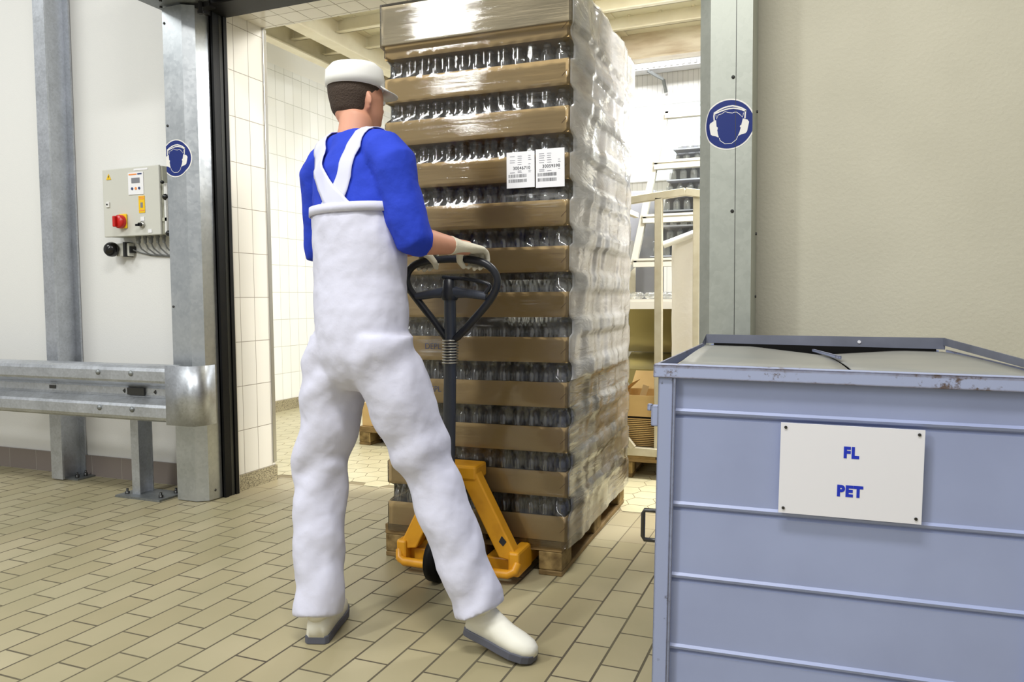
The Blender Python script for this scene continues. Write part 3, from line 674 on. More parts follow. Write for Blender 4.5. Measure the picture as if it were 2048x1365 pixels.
# pallet
def pallet(x, y, rz, label, group=None, W=.81, D=1.2):
    t = thing('wooden_pallet', label, 'pallet', (x, y, 0), rz)
    h = W/2
    for i, xc in enumerate((-h+.05, 0, h-.05)):
        bw = .05 if i != 1 else .0725
        for yc in (.0725, D/2, D-.0725):
            b = MB(); b.box(xc-bw, xc+bw, yc-.0725, yc+.0725, .022, .100); b.build('block', 'wood_s', t, True, bevel=.006)
        b = MB(); b.box(xc-bw, xc+bw, 0, D, 0, .022); b.build('bottom_board', 'wood', t, True, bevel=.004)
    for yc in (.0725, D/2, D-.0725):
        b = MB(); b.box(-h, h, yc-.0725, yc+.0725, .100, .122); b.build('stringer_board', 'wood', t, True, bevel=.002)
    xs = [-h, -h+.19, -.0725, h-.335, h-.145]; ws = [.145, .10, .145, .10, .145]
    xs = [-h, -.255, -.0725, .155, h-.145]
    for x0, w0 in zip(xs, ws):
        b = MB(); b.box(x0, x0+w0, 0, D, .122, .144); b.build('deck_board', 'wood', t, True, bevel=.002)
    return t
pallet(SX-.018, SY, SR, 'worn wooden pallet carrying the tall wrapped stack of bottle trays')

ordn = ['bottom', 'second from the bottom', 'third from the bottom', 'fourth from the bottom', 'fifth from the bottom', 'sixth from the bottom', 'sixth from the top', 'fifth from the top', 'fourth from the top', 'third from the top', 'second from the top', 'top']
tray_me = None
def tray_mesh():
    b = MB(); W, D, h, e = TW, TD, TH_, .005
    b.box(-W, W, 0, e, 0, h); b.box(-W, W, D-e, D, 0, h); b.box(-W, -W+e, e, D-e, 0, h); b.box(W-e, W, e, D-e, 0, h); b.box(-W, W, 0, D, -.004, 0)
    b.cur = 1
    # tucked corner flaps: a slanting crease near the right end
    b.prismy([(W-.028, .030), (W-.006, .052), (W-.006, .055), (W-.028, .033)], -.0012, 0)
    return b.mesh('cardboard_tray', ['card', 'card_d'])
TM = tray_mesh()
for k in range(12):
    z = Z0+k*LP; o = bpy.data.objects.new('cardboard_tray', TM); COL.objects.link(o)
    o.location = sw_(0, 0, z); o.rotation_euler = (0, 0, SR)
    if k in (3, 4): flat_text('DEPL', .036, -.185, .055, -.0015, 'box_print', 'printed_text', o, 0., .95)
    o['label'] = 'brown cardboard bottle tray, %s of the wrapped stack' % ordn[k]; o['category'] = 'tray'; o['group'] = 'cardboard trays of the wrapped stack'
# print on three of the left-hand trays
# bottles
def bottle_mesh(n, prof):
    b = MB(); b.lathe(prof, n=n); return b.mesh('clear_bottle', 'bottle')
bprof = [(.022, .002), (.0285, .006), (.0295, .014), (.0295, .118), (.028, .130), (.023, .143), (.0155, .152), (.0125, .157), (.0125, .162), (.0150, .163), (.0150, .167), (.0125, .168), (.0125, .178)]
BM = bottle_mesh(14, bprof)
NX, NY = 13, 19; px_, py_ = .7965/NX, 1.185/NY
def bpos(k, i, j): return sw_(-.7965/2+px_*(i+.5), .0075+py_*(j+.5), Z0+k*LP+.001)
for k in range(12):
    for i in range(NX):
        o = bpy.data.objects.new('clear_bottle', BM); COL.objects.link(o); o.location = bpos(k, i, 0); o.rotation_euler = (0, 0, random.random()*6)
        o['label'] = 'empty clear bottle in the front row of the tray that is %s' % ordn[k]; o['category'] = 'bottle'; o['group'] = 'bottles in the front row, %s tray' % ordn[k]
    for j in range(1, 13):
        o = bpy.data.objects.new('clear_bottle', BM); COL.objects.link(o); o.location = bpos(k, NX-1, j); o.rotation_euler = (0, 0, random.random()*6)
        o['label'] = 'empty clear bottle along the right side of the tray that is %s' % ordn[k]; o['category'] = 'bottle'; o['group'] = 'bottles on the right side, %s tray' % ordn[k]
rest = MB(); lp = [(.0285, .004), (.0295, .014), (.0295, .118), (.023, .143), (.0125, .157), (.0125, .178)]
nn = 8; ring = [(math.cos(2*PI*q/nn), math.sin(2*PI*q/nn)) for q in range(nn)]
for k in range(12):
    for i in range(NX):
        for j in range(NY):
            if j == 0 or (i == NX-1 and j <= 12): continue
            if 3 < j < 17 and 2 < i < NX-3: continue
            c = bpos(k, i, j); vs = [(c.x+r*x, c.y+r*y, c.z+h) for r, h in lp for x, y in ring]
            rest.add(vs, [(a*nn+q, a*nn+(q+1) % nn, (a+1)*nn+(q+1) % nn, (a+1)*nn+q) for a in range(len(lp)-1) for q in range(nn)], True)
rest.build('clear_bottles', 'bottle', keep=True, kind='stuff', **T('clear bottles filling the inner rows of the wrapped trays', 'bottles'))
# cover over the top tray
b = MB(); z0, z1 = 2.200, 2.362; W = TW+.012
p = [sw_(x, y, z) for z in (z0, z1) for y in (-.012, TD+.012) for x in (-W, W)]; b.hexa(p)
pc = b.build('cardboard_cover', 'card_p', bevel=.004, **T('pale cardboard cover closing the top of the wrapped stack', 'cover'))
# ragged open lower edge of the cover at the front
# film skin
def film():
    b = MB(); nz = 168; za, zb = .118, 2.368
    X0, X1, Y0_, Y1 = -TW, TW, 0., TD
    per = []  # (side, param)
    nf, ns = 74, 110
    def prof_off(z):
        k = (z-Z0)/LP; fr = (k-math.floor(k))*LP
        if z < Z0-.002 or z > 2.195: return 0.
        # 0 in the tray, 1 in the bottle gap
        a = min(max((fr-TH_)/.012, 0), 1)*min(max((LP-fr)/.012, 0), 1); return a
    rows = []
    for iz in range(nz+1):
        z = za+(zb-za)*iz/nz; gp = prof_off(z); cap = 1 if z > 2.19 else 0
        e = .005+.012*cap; cr = .008+.040*gp
        ins = -.010*gp
        ring = []
        def corner(cx, cy, a0):
            for q in range(7):
                a = a0+PI/2*q/6; ring.append((cx+cr*math.cos(a), cy+cr*math.sin(a), 'c'))
        x0, x1, y0, y1 = X0-e-ins, X1+e, Y0_-e-ins*.6, Y1+e
        sideb = .012*gp + (.006 if z > .8 else .002)
        # front from left to right
        for q in range(nf+1):
            u = q/nf; x = x0+cr+(x1-x0-2*cr)*u
            nse = noise.noise(V((x*5, z*9, 1.3)))*.003 + (.0016*math.sin(x/px_*2*PI) if gp > .5 else 0)
            ring.append((x, y0-max(nse, -.001)-.001, 'f'))
        corner(x1-cr, y0+cr, -PI/2)
        for q in range(ns+1):
            u = q/ns; y = y0+cr+(y1-y0-2*cr)*u
            wr = noise.noise(V((y*3.2, z*2.1+y*2.0, 4.2)))*.018+noise.noise(V((y*9, z*5-y*6, 9.2)))*.008
            bulge = math.sin(u*PI)**.5*(sideb+.010)
            ring.append((x1+max(bulge+wr*min(1, u*6)*min(1, (1-u)*6), .0005), y, 's'))
        corner(x1-cr, y1-cr, 0)
        for q in range(12, -1, -1): ring.append((x0+cr+(x1-x0-2*cr)*q/12, y1, 'b'))
        corner(x0+cr, y1-cr, PI/2)
        for q in range(24, -1, -1): ring.append((x0, y0+cr+(y1-y0-2*cr)*q/24, 'l'))
        corner(x0+cr, y0+cr, PI)
        rows.append([(sw_(x, y, z), s) for x, y, s in ring])
    n = len(rows[0]); vs = [p for r in rows for p, s in r]; b.add(vs, [], True)
    for i in range(nz):
        z = za+(zb-za)*i/nz
        for j in range(n):
            j2 = (j+1) % n; s = rows[0][j][1]; s2 = rows[0][j2][1]
            b.f.append((i*n+j, i*n+j2, (i+1)*n+j2, (i+1)*n+j)); b.sm.append(True)
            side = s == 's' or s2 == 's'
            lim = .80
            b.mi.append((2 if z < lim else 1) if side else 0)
    b.f.append(tuple((nz)*n+j for j in range(n))); b.sm.append(False); b.mi.append(0)
    return b
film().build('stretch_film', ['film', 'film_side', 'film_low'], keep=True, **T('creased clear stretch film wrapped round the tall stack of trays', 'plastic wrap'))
# shipping labels on the film
def ship(x0, x1, z0, z1, num, label, seed):
    root = thing('shipping_label', label, 'label', sw_(x0, -.019, z0), SR, 'shipping labels on the wrapped stack'); W_, h = x1-x0, z1-z0
    b = MB(); b.box(0, W_, -.0012, 0, 0, h); b.build('label_sheet', 'paper', root, True)
    y = -.0016
    flat_text(num, .0175, W_*.54, h*.55, y, 'ink', 'number', root, .0003, .92, 1.14)
    rr = random.Random(seed)
    for nm, zc, hh in (('barcode', h*.335, .013), ('barcode', h*.20, .013)):
        b = MB(); x = W_*.07
        while x < W_*.72:
            w0 = rr.choice([.0006, .0012, .0018, .0008]); b.quad((x, y, zc-hh/2), (x+w0, y, zc-hh/2), (x+w0, y, zc+hh/2), (x, y, zc+hh/2)); x += w0+rr.choice([.0008, .0012, .002])
        b.build(nm, 'ink', root, True)
    b = MB()
    for zc in (.87, .815, .76, .70, .64, .46, .42):
        for xa, xb in ((.12, .34), (.40, .58), (.78, .9)):
            if rr.random() < .2: continue
            b.quad((W_*xa, y, h*zc), (W_*(xb-.05*rr.random()), y, h*zc), (W_*(xb-.05), y, h*zc+.0026), (W_*xa, y, h*zc+.0026))
    b.build('small_print', 'ink2', root, True)
ship(.155, .273, 1.570, 1.712, '30046710', 'white shipping label with number 30046710 on the front film', 3)
ship(.278, .396, 1.566, 1.716, '30059598', 'white shipping label with number 30059598 near the stack corner', 5)

# ------------------------------------------------------------------ pallet jack
JX = SX-.018; JY = SY
t = thing('pallet_jack', 'yellow hand pallet jack with dark loop handle under the wrapped stack', 'pallet jack', (JX, JY-.2, 0))
def jl(x, y, z): return (JX+cs*x-sn*y, JY+sn*x+cs*y, z)
for sx_ in (-1, 1):
    b = MB(); p = [V(jl(sx_*.19-.08, yy, zz)) if 0 else V(jl(xx, yy, zz)) for zz in (.035, .088) for yy in (-.10, 1.05) for xx in (sx_*.19-.078, sx_*.19+.078)]
    b.hexa(p); b.build('fork', 'yellow', t, bevel=.006)
    # slanting frame leg from the pump head down to the fork heel
    xo = sx_*.26; xi = sx_*.183; top = sx_*.005; topo = sx_*.085
    b = MB()
    def P4(y0, y1): return [V(jl(x, y, z)) for (x, z) in ((xi, .10), (xo+sx_*.012, .085), (topo, .44), (top, .44)) for y in (y0, y1)]
    q = P4(-.135, -.075)
    b.add(q, [(0, 2, 4, 6), (1, 7, 5, 3), (0, 1, 3, 2), (2, 3, 5, 4), (4, 5, 7, 6), (6, 7, 1, 0)] if sx_ > 0 else [(0, 6, 4, 2), (1, 3, 5, 7), (0, 2, 3, 1), (2, 4, 5, 3), (4, 6, 7, 5), (6, 0, 1, 7)])
    b.build('frame_leg', 'yellow', t, bevel=.006)
    b = MB(); b.hexa([V(jl(x, y, z)) for z in (.03, .13) for y in (-.145, .02) for x in (sx_*.225, sx_*.272)] if sx_ > 0 else [V(jl(x, y, z)) for z in (.03, .13) for y in (-.145, .02) for x in (sx_*.272, sx_*.225)])
    b.build('fork_heel', 'yellow', t, bevel=.01)
b = MB(); b.tube([jl(-.262, -.13, .085), jl(-.255, -.145, .055), jl(-.23, -.155, .045), jl(0, -.16, .045), jl(.23, -.155, .045), jl(.255, -.145, .055), jl(.262, -.13, .085)], .018, 12); b.build('front_bumper', 'yellow', t)
b = MB(); b.hexa([V(jl(x, y, z)) for z in (.40, .46) for y in (-.14, -.02) for x in (-.09, .09)]); b.build('head_plate', 'yellow', t, bevel=.01)
b = MB(); b.quad(jl(.185, -.1365, .165), jl(.203, -.1365, .148), jl(.218, -.1365, .168), jl(.198, -.1365, .19)); b.build('maker_plate', 'ink', t)
b = MB(); b.lathe([(.045, .16), (.05, .20), (.05, .36), (.03, .38), (.03, .45)], jl(0, -.20, 0), n=18); b.build('pump', 'slate', t)
b = MB(); b.hexa([V(jl(x, y, z)) for z in (.09, .17) for y in (-.25, -.12) for x in (-.06, .06)]); b.build('steering_fork', 'slate', t, bevel=.008)
for sx_ in (-1, 1):
    b = MB(); c = jl(sx_*.052, -.20, .09); b.lathe([(.05, -.025), (.088, -.022), (.09, 0), (.088, .022), (.05, .025)], c, 'x', 28); b.build('steering_wheel', 'rubber', t)
# loop handle
HP = V((-1.355, 2.655, .40)); HJ = V((-1.255, 2.49, .985)); HT = V((-1.238, 2.455, 1.155))
b = MB(); b.tube([HP, HP.lerp(HJ, .5), HJ, HT], [.024, .024, .022, .021], 16); b.build('handle_shaft', 'slate', t)
b = MB(); b.ball(HP, .04, .04, .045); b.build('handle_pivot', 'slate', t)
loop = [HJ+V((0, 0, -.02)), (-1.305, 2.475, 1.04), (-1.375, 2.46, 1.13), (-1.410, 2.45, 1.18), (-1.408, 2.445, 1.222), (-1.375, 2.44, 1.255), (-1.32, 2.436, 1.268), (-1.235, 2.434, 1.272), (-1.14, 2.434, 1.268), (-1.085, 2.438, 1.252), (-1.052, 2.445, 1.218), (-1.047, 2.45, 1.175), (-1.085, 2.46, 1.12), (-1.17, 2.475, 1.04)]
def smooth_loop(pts, closed=True, it=2):
    pts = [V(p) for p in pts]
    for _ in range(it):
        out = []; n = len(pts)
        for i in range(n if closed else n-1):
            a, c = pts[i], pts[(i+1) % n]; out += [a*.75+c*.25, a*.25+c*.75]
        if not closed: out = [pts[0]]+out+[pts[-1]]
        pts = out
    return pts
b = MB(); b.tube(smooth_loop(loop), .0135, 12, closed=True); b.build('handle_loop', 'slate_d', t)
b = MB(); b.tube([(-1.375, 2.458, 1.14), (-1.30, 2.456, 1.15), (-1.238, 2.455, 1.155), (-1.17, 2.456, 1.15), (-1.095, 2.458, 1.138)], [.014, .017, .024, .017, .014], 12); b.build('handle_crossbar', 'slate', t)
b = MB(); b.tube(smooth_loop([(-1.095, 2.45, 1.150), (-1.075, 2.447, 1.172), (-1.09, 2.445, 1.186), (-1.16, 2.445, 1.20), (-1.26, 2.445, 1.208)], False), .007, 8); b.build('release_lever', 'slate_d', t)
b = MB(); b.lathe([(.026, -.03), (.031, -.02), (.031, .0), (.026, .01), (.024, .04), (.012, .05)], HT, n=16); b.build('hub', 'slate_d', t)
sp_ = MB()
for q in range(9):
    c = HJ + (HP-HJ).normalized()*(.005+.011*q); sp_.tube([c+V((math.cos(a)*.027, math.sin(a)*.027, 0)) for a in [i*PI/6 for i in range(12)]], .0035, 6, closed=True)
sp_.build('coiled_binding', 'alu', t)

# ------------------------------------------------------------------ the man
F_ = V((.35, .94, 0)).normalized(); R_ = V((.94, -.35, 0)).normalized(); U_ = V((0, 0, 1))
man = thing('person', 'person in white dungarees, blue shirt and cap gripping the pallet jack handle, seen from behind', 'person', (-1.36, 2.15, 0))
def clay(mb, name, mat, vox, sm_it=8, disp=0., dscale=.12, mats=None):
    o = mb.build(name, mats or mat, man)
    r = o.modifiers.new('remesh', 'REMESH'); r.mode = 'VOXEL'; r.voxel_size = vox; r.use_smooth_shade = True
    s = o.modifiers.new('smooth', 'SMOOTH'); s.factor = .6; s.iterations = sm_it
    if disp:
        tx = bpy.data.textures.new(name+' folds', 'CLOUDS'); tx.noise_scale = dscale; tx.noise_depth = 2
        d = o.modifiers.new('folds', 'DISPLACE'); d.texture = tx; d.strength = disp; d.mid_level = .5; d.texture_coords = 'LOCAL'
    return o
pel = V((-1.425, 2.17, 1.00)); wai = V((-1.44, 2.19, 1.18)); che = V((-1.452, 2.210, 1.42)); sho = V((-1.468, 2.225, 1.585)); nek = V((-1.488, 2.245, 1.68)); hed = V((-1.505, 2.290, 1.80))
SL = V((-1.650, 2.288, 1.595)); SRt = V((-1.292, 2.150, 1.590))
EL = V((-1.715, 2.36, 1.30)); ER = V((-1.215, 2.155, 1.32))
barL = V((-1.325, 2.437, 1.268)); barR = V((-1.125, 2.435, 1.267))
aL = (barL-EL); aL.z = 0; aL.normalize(); aR = V((barR-ER)); aR.z = 0; aR.normalize()
WL = barL - V((.75, .65, 0)).normalized()*.085 + U_*.038; WR = barR - aR*.085 + U_*.040
HL = V((-1.52, 2.19, .965)); HR = V((-1.335, 2.14, .965)); KL = V((-1.60, 2.17, .53)); KR = V((-1.185, 2.20, .555)); AL = V((-1.552, 2.078, .115)); AR = V((-1.018, 2.185, .165))
# body: one continuous surface
B = MB()
def torso(mb, e, top=True):
    mb.loft([(pel-U_*.10, .10+e, .08+e, R_), (pel-U_*.04, .160+e, .115+e, R_), (pel+U_*.05, .162+e, .118+e, R_), (wai, .142+e, .100+e, R_), ((wai+che)/2, .155+e, .108+e, R_), (che, .180+e, .118+e, R_), (sho-U_*.03, .178+e, .105+e, R_), (sho+U_*.035, .125+e, .075+e, R_), (nek-U_*.01, .062+e, .058+e, R_)], 28)
torso(B, -.008)
B.loft([(nek-U_*.08, .062, .060, R_), (nek, .058, .058, R_), (nek+U_*.05+F_*.01, .056, .058, R_), (hed-U_*.06, .058, .062, R_)], 18)
# head: cranium, jaw, nose, ears
B.ball(hed+U_*.03, .079, .079, .10, 22)
hx = lambda a, b_, c: hed+R_*a+F_*b_+U_*c
B.loft([(hx(0, .005, -.105), .030, .045, R_), (hx(0, .015, -.085), .050, .066, R_), (hx(0, .012, -.04), .066, .088, R_), (hx(0, .005, .02), .074, .098, R_), (hx(0, 0, .07), .070, .094, R_), (hx(0, -.004, .11), .040, .060, R_)], 20)
B.loft([(hx(0, .092, .035), .007, .007, R_), (hx(0, .106, -.005), .013, .014, R_), (hx(0, .100, -.020), .013, .008, R_)], 10)
B.loft([(hx(-.02, .088, -.052), .006, .007, U_), (hx(0, .095, -.052), .009, .008, U_), (hx(.02, .088, -.052), .006, .007, U_)], 8)
for s in (-1, 1):
    B.loft([(hx(s*.070, -.005, -.028), .006, .010, F_), (hx(s*.080, -.008, .0), .008, .020, F_), (hx(s*.078, -.010, .030), .008, .014, F_)], 10)
def limb(mb, pts, rs, n=16): mb.loft([(p, r if not isinstance(r, tuple) else r[0], r if not isinstance(r, tuple) else r[1], R_ if abs((V(pts[-1])-V(pts[0])).normalized().dot(R_)) < .8 else F_) for p, r in zip(pts, rs)], n)
for (S0, E0, W0) in ((SL, EL, WL), (SRt, ER, WR)):
    inn = (sho-S0).normalized()
    limb(B, [S0+inn*.06, S0+inn*.01-U_*.01, S0.lerp(E0, .4), S0.lerp(E0, .85), E0], [.045, .046, .046, .042, .040])
    limb(B, [E0+(S0-E0).normalized()*.03, E0, E0.lerp(W0, .3), E0.lerp(W0, .7), W0, W0+(W0-E0).normalized()*.05], [.040, .043, .044, .034, .027, .026])
for (H0, K0, A0) in ((HL, KL, AL), (HR, KR, AR)):
    limb(B, [H0+U_*.04, H0, H0.lerp(K0, .5), K0, K0.lerp(A0, .3), K0.lerp(A0, .75), A0], [.085, .088, .075, .055, .056, .040, .036])
clay(B, 'body', 'skin', .0075, 5)
eye = MB()
for s in (-1, 1): eye.ball(hx(s*.032, .088, .018), .011, .011, .009, 10)
eye.build('eyes', 'sg_w', man)
# hair below the cap
h_ = MB(); h_.loft([(hx(0, -.030, -.055), .045, .030, R_), (hx(0, -.030, -.03), .066, .058, R_), (hx(0, -.020, .02), .081, .083, R_), (hx(0, -.010, .07), .082, .096, R_), (hx(0, -.006, .10), .070, .084, R_)], 24)
clay(h_, 'hair', 'hair', .006, 5)
c_ = MB(); c_.loft([(hx(0, -.004, .058), .090, .106, R_), (hx(0, -.004, .085), .091, .107, R_), (hx(0, -.006, .118), .088, .102, R_), (hx(0, -.008, .138), .068, .080, R_), (hx(0, -.008, .146), .03, .04, R_)], 28)
cp = c_.build('cap', 'cap', man)
v_ = MB(); pts = []
for i in range(13):
    a = -1.15+2.3*i/12; pts.append((hx(math.sin(a)*.088, math.cos(a)*.10, .062), hx(math.sin(a)*.095, math.cos(a)*.10+.07*math.cos(a*1.2), .050)))
v_.add([p for q in pts for p in q], [(2*i, 2*i+2, 2*i+3, 2*i+1) for i in range(12)], True); vo = v_.build('visor', 'cap', man); q = vo.modifiers.new('s', 'SOLIDIFY'); q.thickness = .004
# shirt
s_ = MB(); torso(s_, .010)
s_.loft([(nek-U_*.05, .088, .082, R_), (nek-U_*.02, .074, .070, R_), (nek+U_*.012, .066, .066, R_)], 20)
for (S0, E0, W0) in ((SL, EL, WL), (SRt, ER, WR)):
    inn = (sho-S0).normalized(); limb(s_, [S0+inn*.10+U_*.012, S0+inn*.03+U_*.012, S0.lerp(E0, .10)-inn*.006+U_*.004, S0.lerp(E0, .35), S0.lerp(E0, .75), E0, E0+(W0-E0).normalized()*.045], [.068, .074, .076, .071, .066, .064, .058])
for S0 in (SL, SRt): limb(s_, [nek-U_*.045, nek.lerp(S0, .35)-U_*.012, nek.lerp(S0, .7)-U_*.002, S0-U_*.01], [.060, .066, .068, .066])
clay(s_, 'shirt', 'shirt', .009, 6, .016, .10)
# dungarees: legs, seat and bib panel
d = MB(); e = .022
d.loft([(pel-U_*.17, .07, .07, R_), (pel-U_*.12, .15, .115, R_), (pel-U_*.06, .182, .138, R_), (pel+U_*.04, .182, .140, R_), (wai, .182, .134, R_), ((wai+che)/2, .190, .136, R_), (che-U_*.03, .197, .138, R_), (che+U_*.015, .194, .134, R_)], 28)
def legpath(mb, pts, rs, n=20):
    # cloth tube with diagonal folds that bunch behind the knee and over the shoe
    P_ = [V(p) for p in pts]; m = 60; L = [0]
    for a, c in zip(P_, P_[1:]): L.append(L[-1]+(c-a).length)
    n = 40; vs = []; seed = P_[0].x*7
    for i in range(m+1):
        s0 = L[-1]*i/m; k = 0
        while k < len(P_)-2 and s0 > L[k+1]: k += 1
        f = (s0-L[k])/(L[k+1]-L[k]); f2 = f
        p = P_[k].lerp(P_[k+1], f); r = rs[k]*(1-f)+rs[k+1]*f+.004
        tg = (P_[min(k+1, len(P_)-1)]-P_[k]); tg2 = (P_[min(k+2, len(P_)-1)]-P_[min(k+1, len(P_)-2)]); tg = (tg.normalized()*(1-f)+tg2.normalized()*f).normalized()
        u = i/m; A = R_; a = (A-tg*A.dot(tg)).normalized(); bb = tg.cross(a)
        amp = .035+.060*math.exp(-((u-.48)/.09)**2)+.070*max(0, (u-.78)/.22)+.04*math.exp(-((u-.08)/.1)**2)
        for j in range(n):
            th = 2*PI*j/n
            w_f = math.sin(u*34+1.9*math.sin(th+seed)+3*noise.noise(V((math.cos(th)*.8, math.sin(th)*.8, u*4+seed))))
            rr_ = r*(1+amp*w_f+.05*noise.noise(V((math.cos(th), math.sin(th), u*7+seed))))
            vs.append(p+a*math.cos(th)*rr_+bb*math.sin(th)*rr_)
    fs = [(i*n+j, i*n+(j+1) % n, (i+1)*n+(j+1) % n, (i+1)*n+j) for i in range(m) for j in range(n)]
    mb.add(vs, fs+[tuple(range(n))[::-1], tuple(range(m*n, (m+1)*n))], True)
for (H0, K0, A0, fl_) in ((HL, KL, AL, 1.), (HR, KR, AR, 1.)):
    legpath(d, [H0+U_*.05, H0, H0.lerp(K0, .35), H0.lerp(K0, .75), K0, K0.lerp(A0, .3), K0.lerp(A0, .65), K0.lerp(A0, .9), A0+(A0-K0).normalized()*.035], [.105, .112, .108, .094, .088, .086, .080, .078, .074], 20)
clay(d, 'dungarees', 'dung', .008, 7, .016, .11)
# waist band seam and back band
def ring_at(c, ra, rb, n=48): return [c+R_*math.cos(2*PI*i/n)*ra+F_*math.sin(2*PI*i/n)*rb for i in range(n)]
b = MB(); 
for zc, ra, rb in ((che+U_*.020, .197, .1375),):
    a_ = ring_at(zc, ra, rb); c2 = ring_at(zc-U_*.030, ra+.001, rb+.001); n = len(a_)
    b.add(a_+c2, [(i, (i+1) % n, n+(i+1) % n, n+i) for i in range(n)], True)
o = b.build('back_band', 'dung', man); q = o.modifiers.new('s', 'SOLIDIFY'); q.thickness = .005
# crossing straps over the back, shoulders and chest
shirt_ob = [o for o in man.children if o.name.startswith('shirt')][0]
for s in (-1, 1):
    way = [(.050-s*.055, 1.395, -1), (.048-s*.020, 1.435, -1), (.044+s*.024, 1.475, -1), (.026+s*.066, 1.54, -1), (.008+s*.092, 1.60, -1), (s*.108, 1.66, -.55), (s*.112, 1.69, 0), (s*.108, 1.66, .55), (s*.10, 1.60, 1), (s*.095, 1.52, 1), (s*.09, 1.43, 1)]
    cen = []
    for off, z, fb in way:
        t0 = min(max((z-che.z)/(sho.z-che.z), -.3), 1.6); ax = che.lerp(sho, t0); cen.append((V((ax.x, ax.y, z))+R_*off+F_*(fb*.135), -F_*max(0, -fb)*1.0+F_*max(0, fb)+U_*(1-abs(fb))*1.4))
    P3 = smooth_loop([c[0] for c in cen], False, 2); Nn = smooth_loop([c[1] for c in cen], False, 2)
    b = MB(); vs = []; m = 6
    for i, (p, nr) in enumerate(zip(P3, Nn)):
        tg = (P3[min(i+1, len(P3)-1)]-P3[max(i-1, 0)]).normalized(); nr = (nr-tg*nr.dot(tg)).normalized(); l = tg.cross(nr).normalized()
        wd = .031+.012*max(0, 1-i/14)
        vs += [p+l*wd*(2*q/m-1) for q in range(m+1)]
    b.add(vs, [(i*(m+1)+q, (i+1)*(m+1)+q, (i+1)*(m+1)+q+1, i*(m+1)+q+1) for i in range(len(P3)-1) for q in range(m)], True)
    o = b.build('strap', 'strap', man)
    sk = o.modifiers.new('lie on shirt', 'SHRINKWRAP'); sk.target = shirt_ob; sk.wrap_method = 'NEAREST_SURFACEPOINT'; sk.wrap_mode = 'OUTSIDE_SURFACE'; sk.offset = .006 if s > 0 else .009
    q = o.modifiers.new('s', 'SOLIDIFY'); q.thickness = .003; q.offset = 0
# gloved hands closing on the loop
def hand(bar, W0, E0, side, axis):
    ax = axis.normalized(); a = (bar-W0); a.z = 0; a = (a-ax*a.dot(ax)).normalized(); u = U_
    g = MB()
    fd = (W0-E0).normalized()
    g.loft([(W0-fd*.045, .034, .034, ax), (W0-fd*.03, .032, .030, ax), (W0, .031, .024, ax), ((W0+bar+u*.036)/2, .040, .019, ax), (bar+a*.004+u*.034, .043, .015, ax), (bar+a*.014+u*.030, .040, .012, ax)], 16)
    for i, (of, ln, r) in enumerate(((-.033, .92, .0100), (-.011, 1.05, .0105), (.011, 1.0, .0102), (.032, .82, .0092))):
        c = bar+ax*of*1.0; k = ln
        pts = [c+a*.006+u*.030, c+a*.027*k+u*.023, c+a*.038*k+u*.000, c+a*.031*k-u*.021*k, c+a*.010-u*.031*k]
        g.tube(pts, [r*1.05, r*1.05, r, r*.95, r*.8], 10); g.ball(pts[-1], r*.85, n=10)
    tb = ax*side
    pts = [bar-a*.062+u*.030+tb*.020, bar-a*.046+u*.014+tb*.040, bar-a*.026-u*.008+tb*.050, bar-a*.004-u*.026+tb*.046]
    g.tube(pts, [.015, .0135, .0115, .0095], 10); g.ball(pts[-1], .0095, n=10)
    o = clay(g, 'glove', 'glove', .0036, 3)
    return o
hand(barL, WL, EL, 1, V((1, -.0, .0))); hand(barR, WR, ER, -1, V((1, 0, -.04)))
# shoes
def shoe(heel, toe, lift, name='shoe'):
    heel, toe = V(heel), V(toe); ft = (toe-heel); L_ = ft.length; f = ft.normalized(); lat = f.cross(U_).normalized(); up = lat.cross(f)
    sec = [(.00, .026, .050), (.04, .036, .078), (.14, .039, .088), (.28, .040, .092), (.42, .042, .074), (.58, .047, .055), (.75, .049, .045), (.90, .040, .036), (.97, .026, .026), (1.0, .012, .016)]
    b = MB(); n = 16; vs = []
    for (s, w0, h0) in sec:
        c = heel+f*L_*s
        for j in range(n):
            a = 2*PI*j/n; x = math.cos(a)*w0; z = math.sin(a); z = (.028+h0*max(z, 0)**.8) if z > 0 else .020
            vs.append(c+lat*x*(1 if math.sin(a) <= .3 else 1-.25*(math.sin(a)-.3))+up*z)
    fs = [(i*n+j, (i+1)*n+j, (i+1)*n+(j+1) % n, i*n+(j+1) % n) for i in range(len(sec)-1) for j in range(n)]+[tuple(range(n)), tuple(range((len(sec)-1)*n, len(sec)*n))[::-1]]
    b.add(vs, fs, True); so = b.build('shoe', 'shoe', man)
    b = MB(); out_ = []
    for (s, w0, h0) in sec: out_.append(heel+f*L_*s+lat*(w0+.004))
    for (s, w0, h0) in sec[::-1]: out_.append(heel+f*L_*s-lat*(w0+.004))
    n = len(out_); b.add([p-f*.002 for p in out_]+[p+up*.026 for p in out_], [tuple(range(n)), tuple(range(n, 2*n))[::-1]]+[(i, n+i, n+(i+1) % n, (i+1) % n) for i in range(n)])
    b.build('sole', 'sole', so, bevel=.003)
    b = MB(); cc = heel+f*L_*.14
    b.loft([(cc+up*.085, .036, .05, lat), (cc+up*.115-f*.004, .040, .052, lat)], 18); b.build('collar', 'shoe', so)
shoe((-1.530, 2.030, .0), (-1.625, 2.300, .004), 0)
shoe((-1.060, 2.205, .050), (-.815, 2.165, .004), 0)

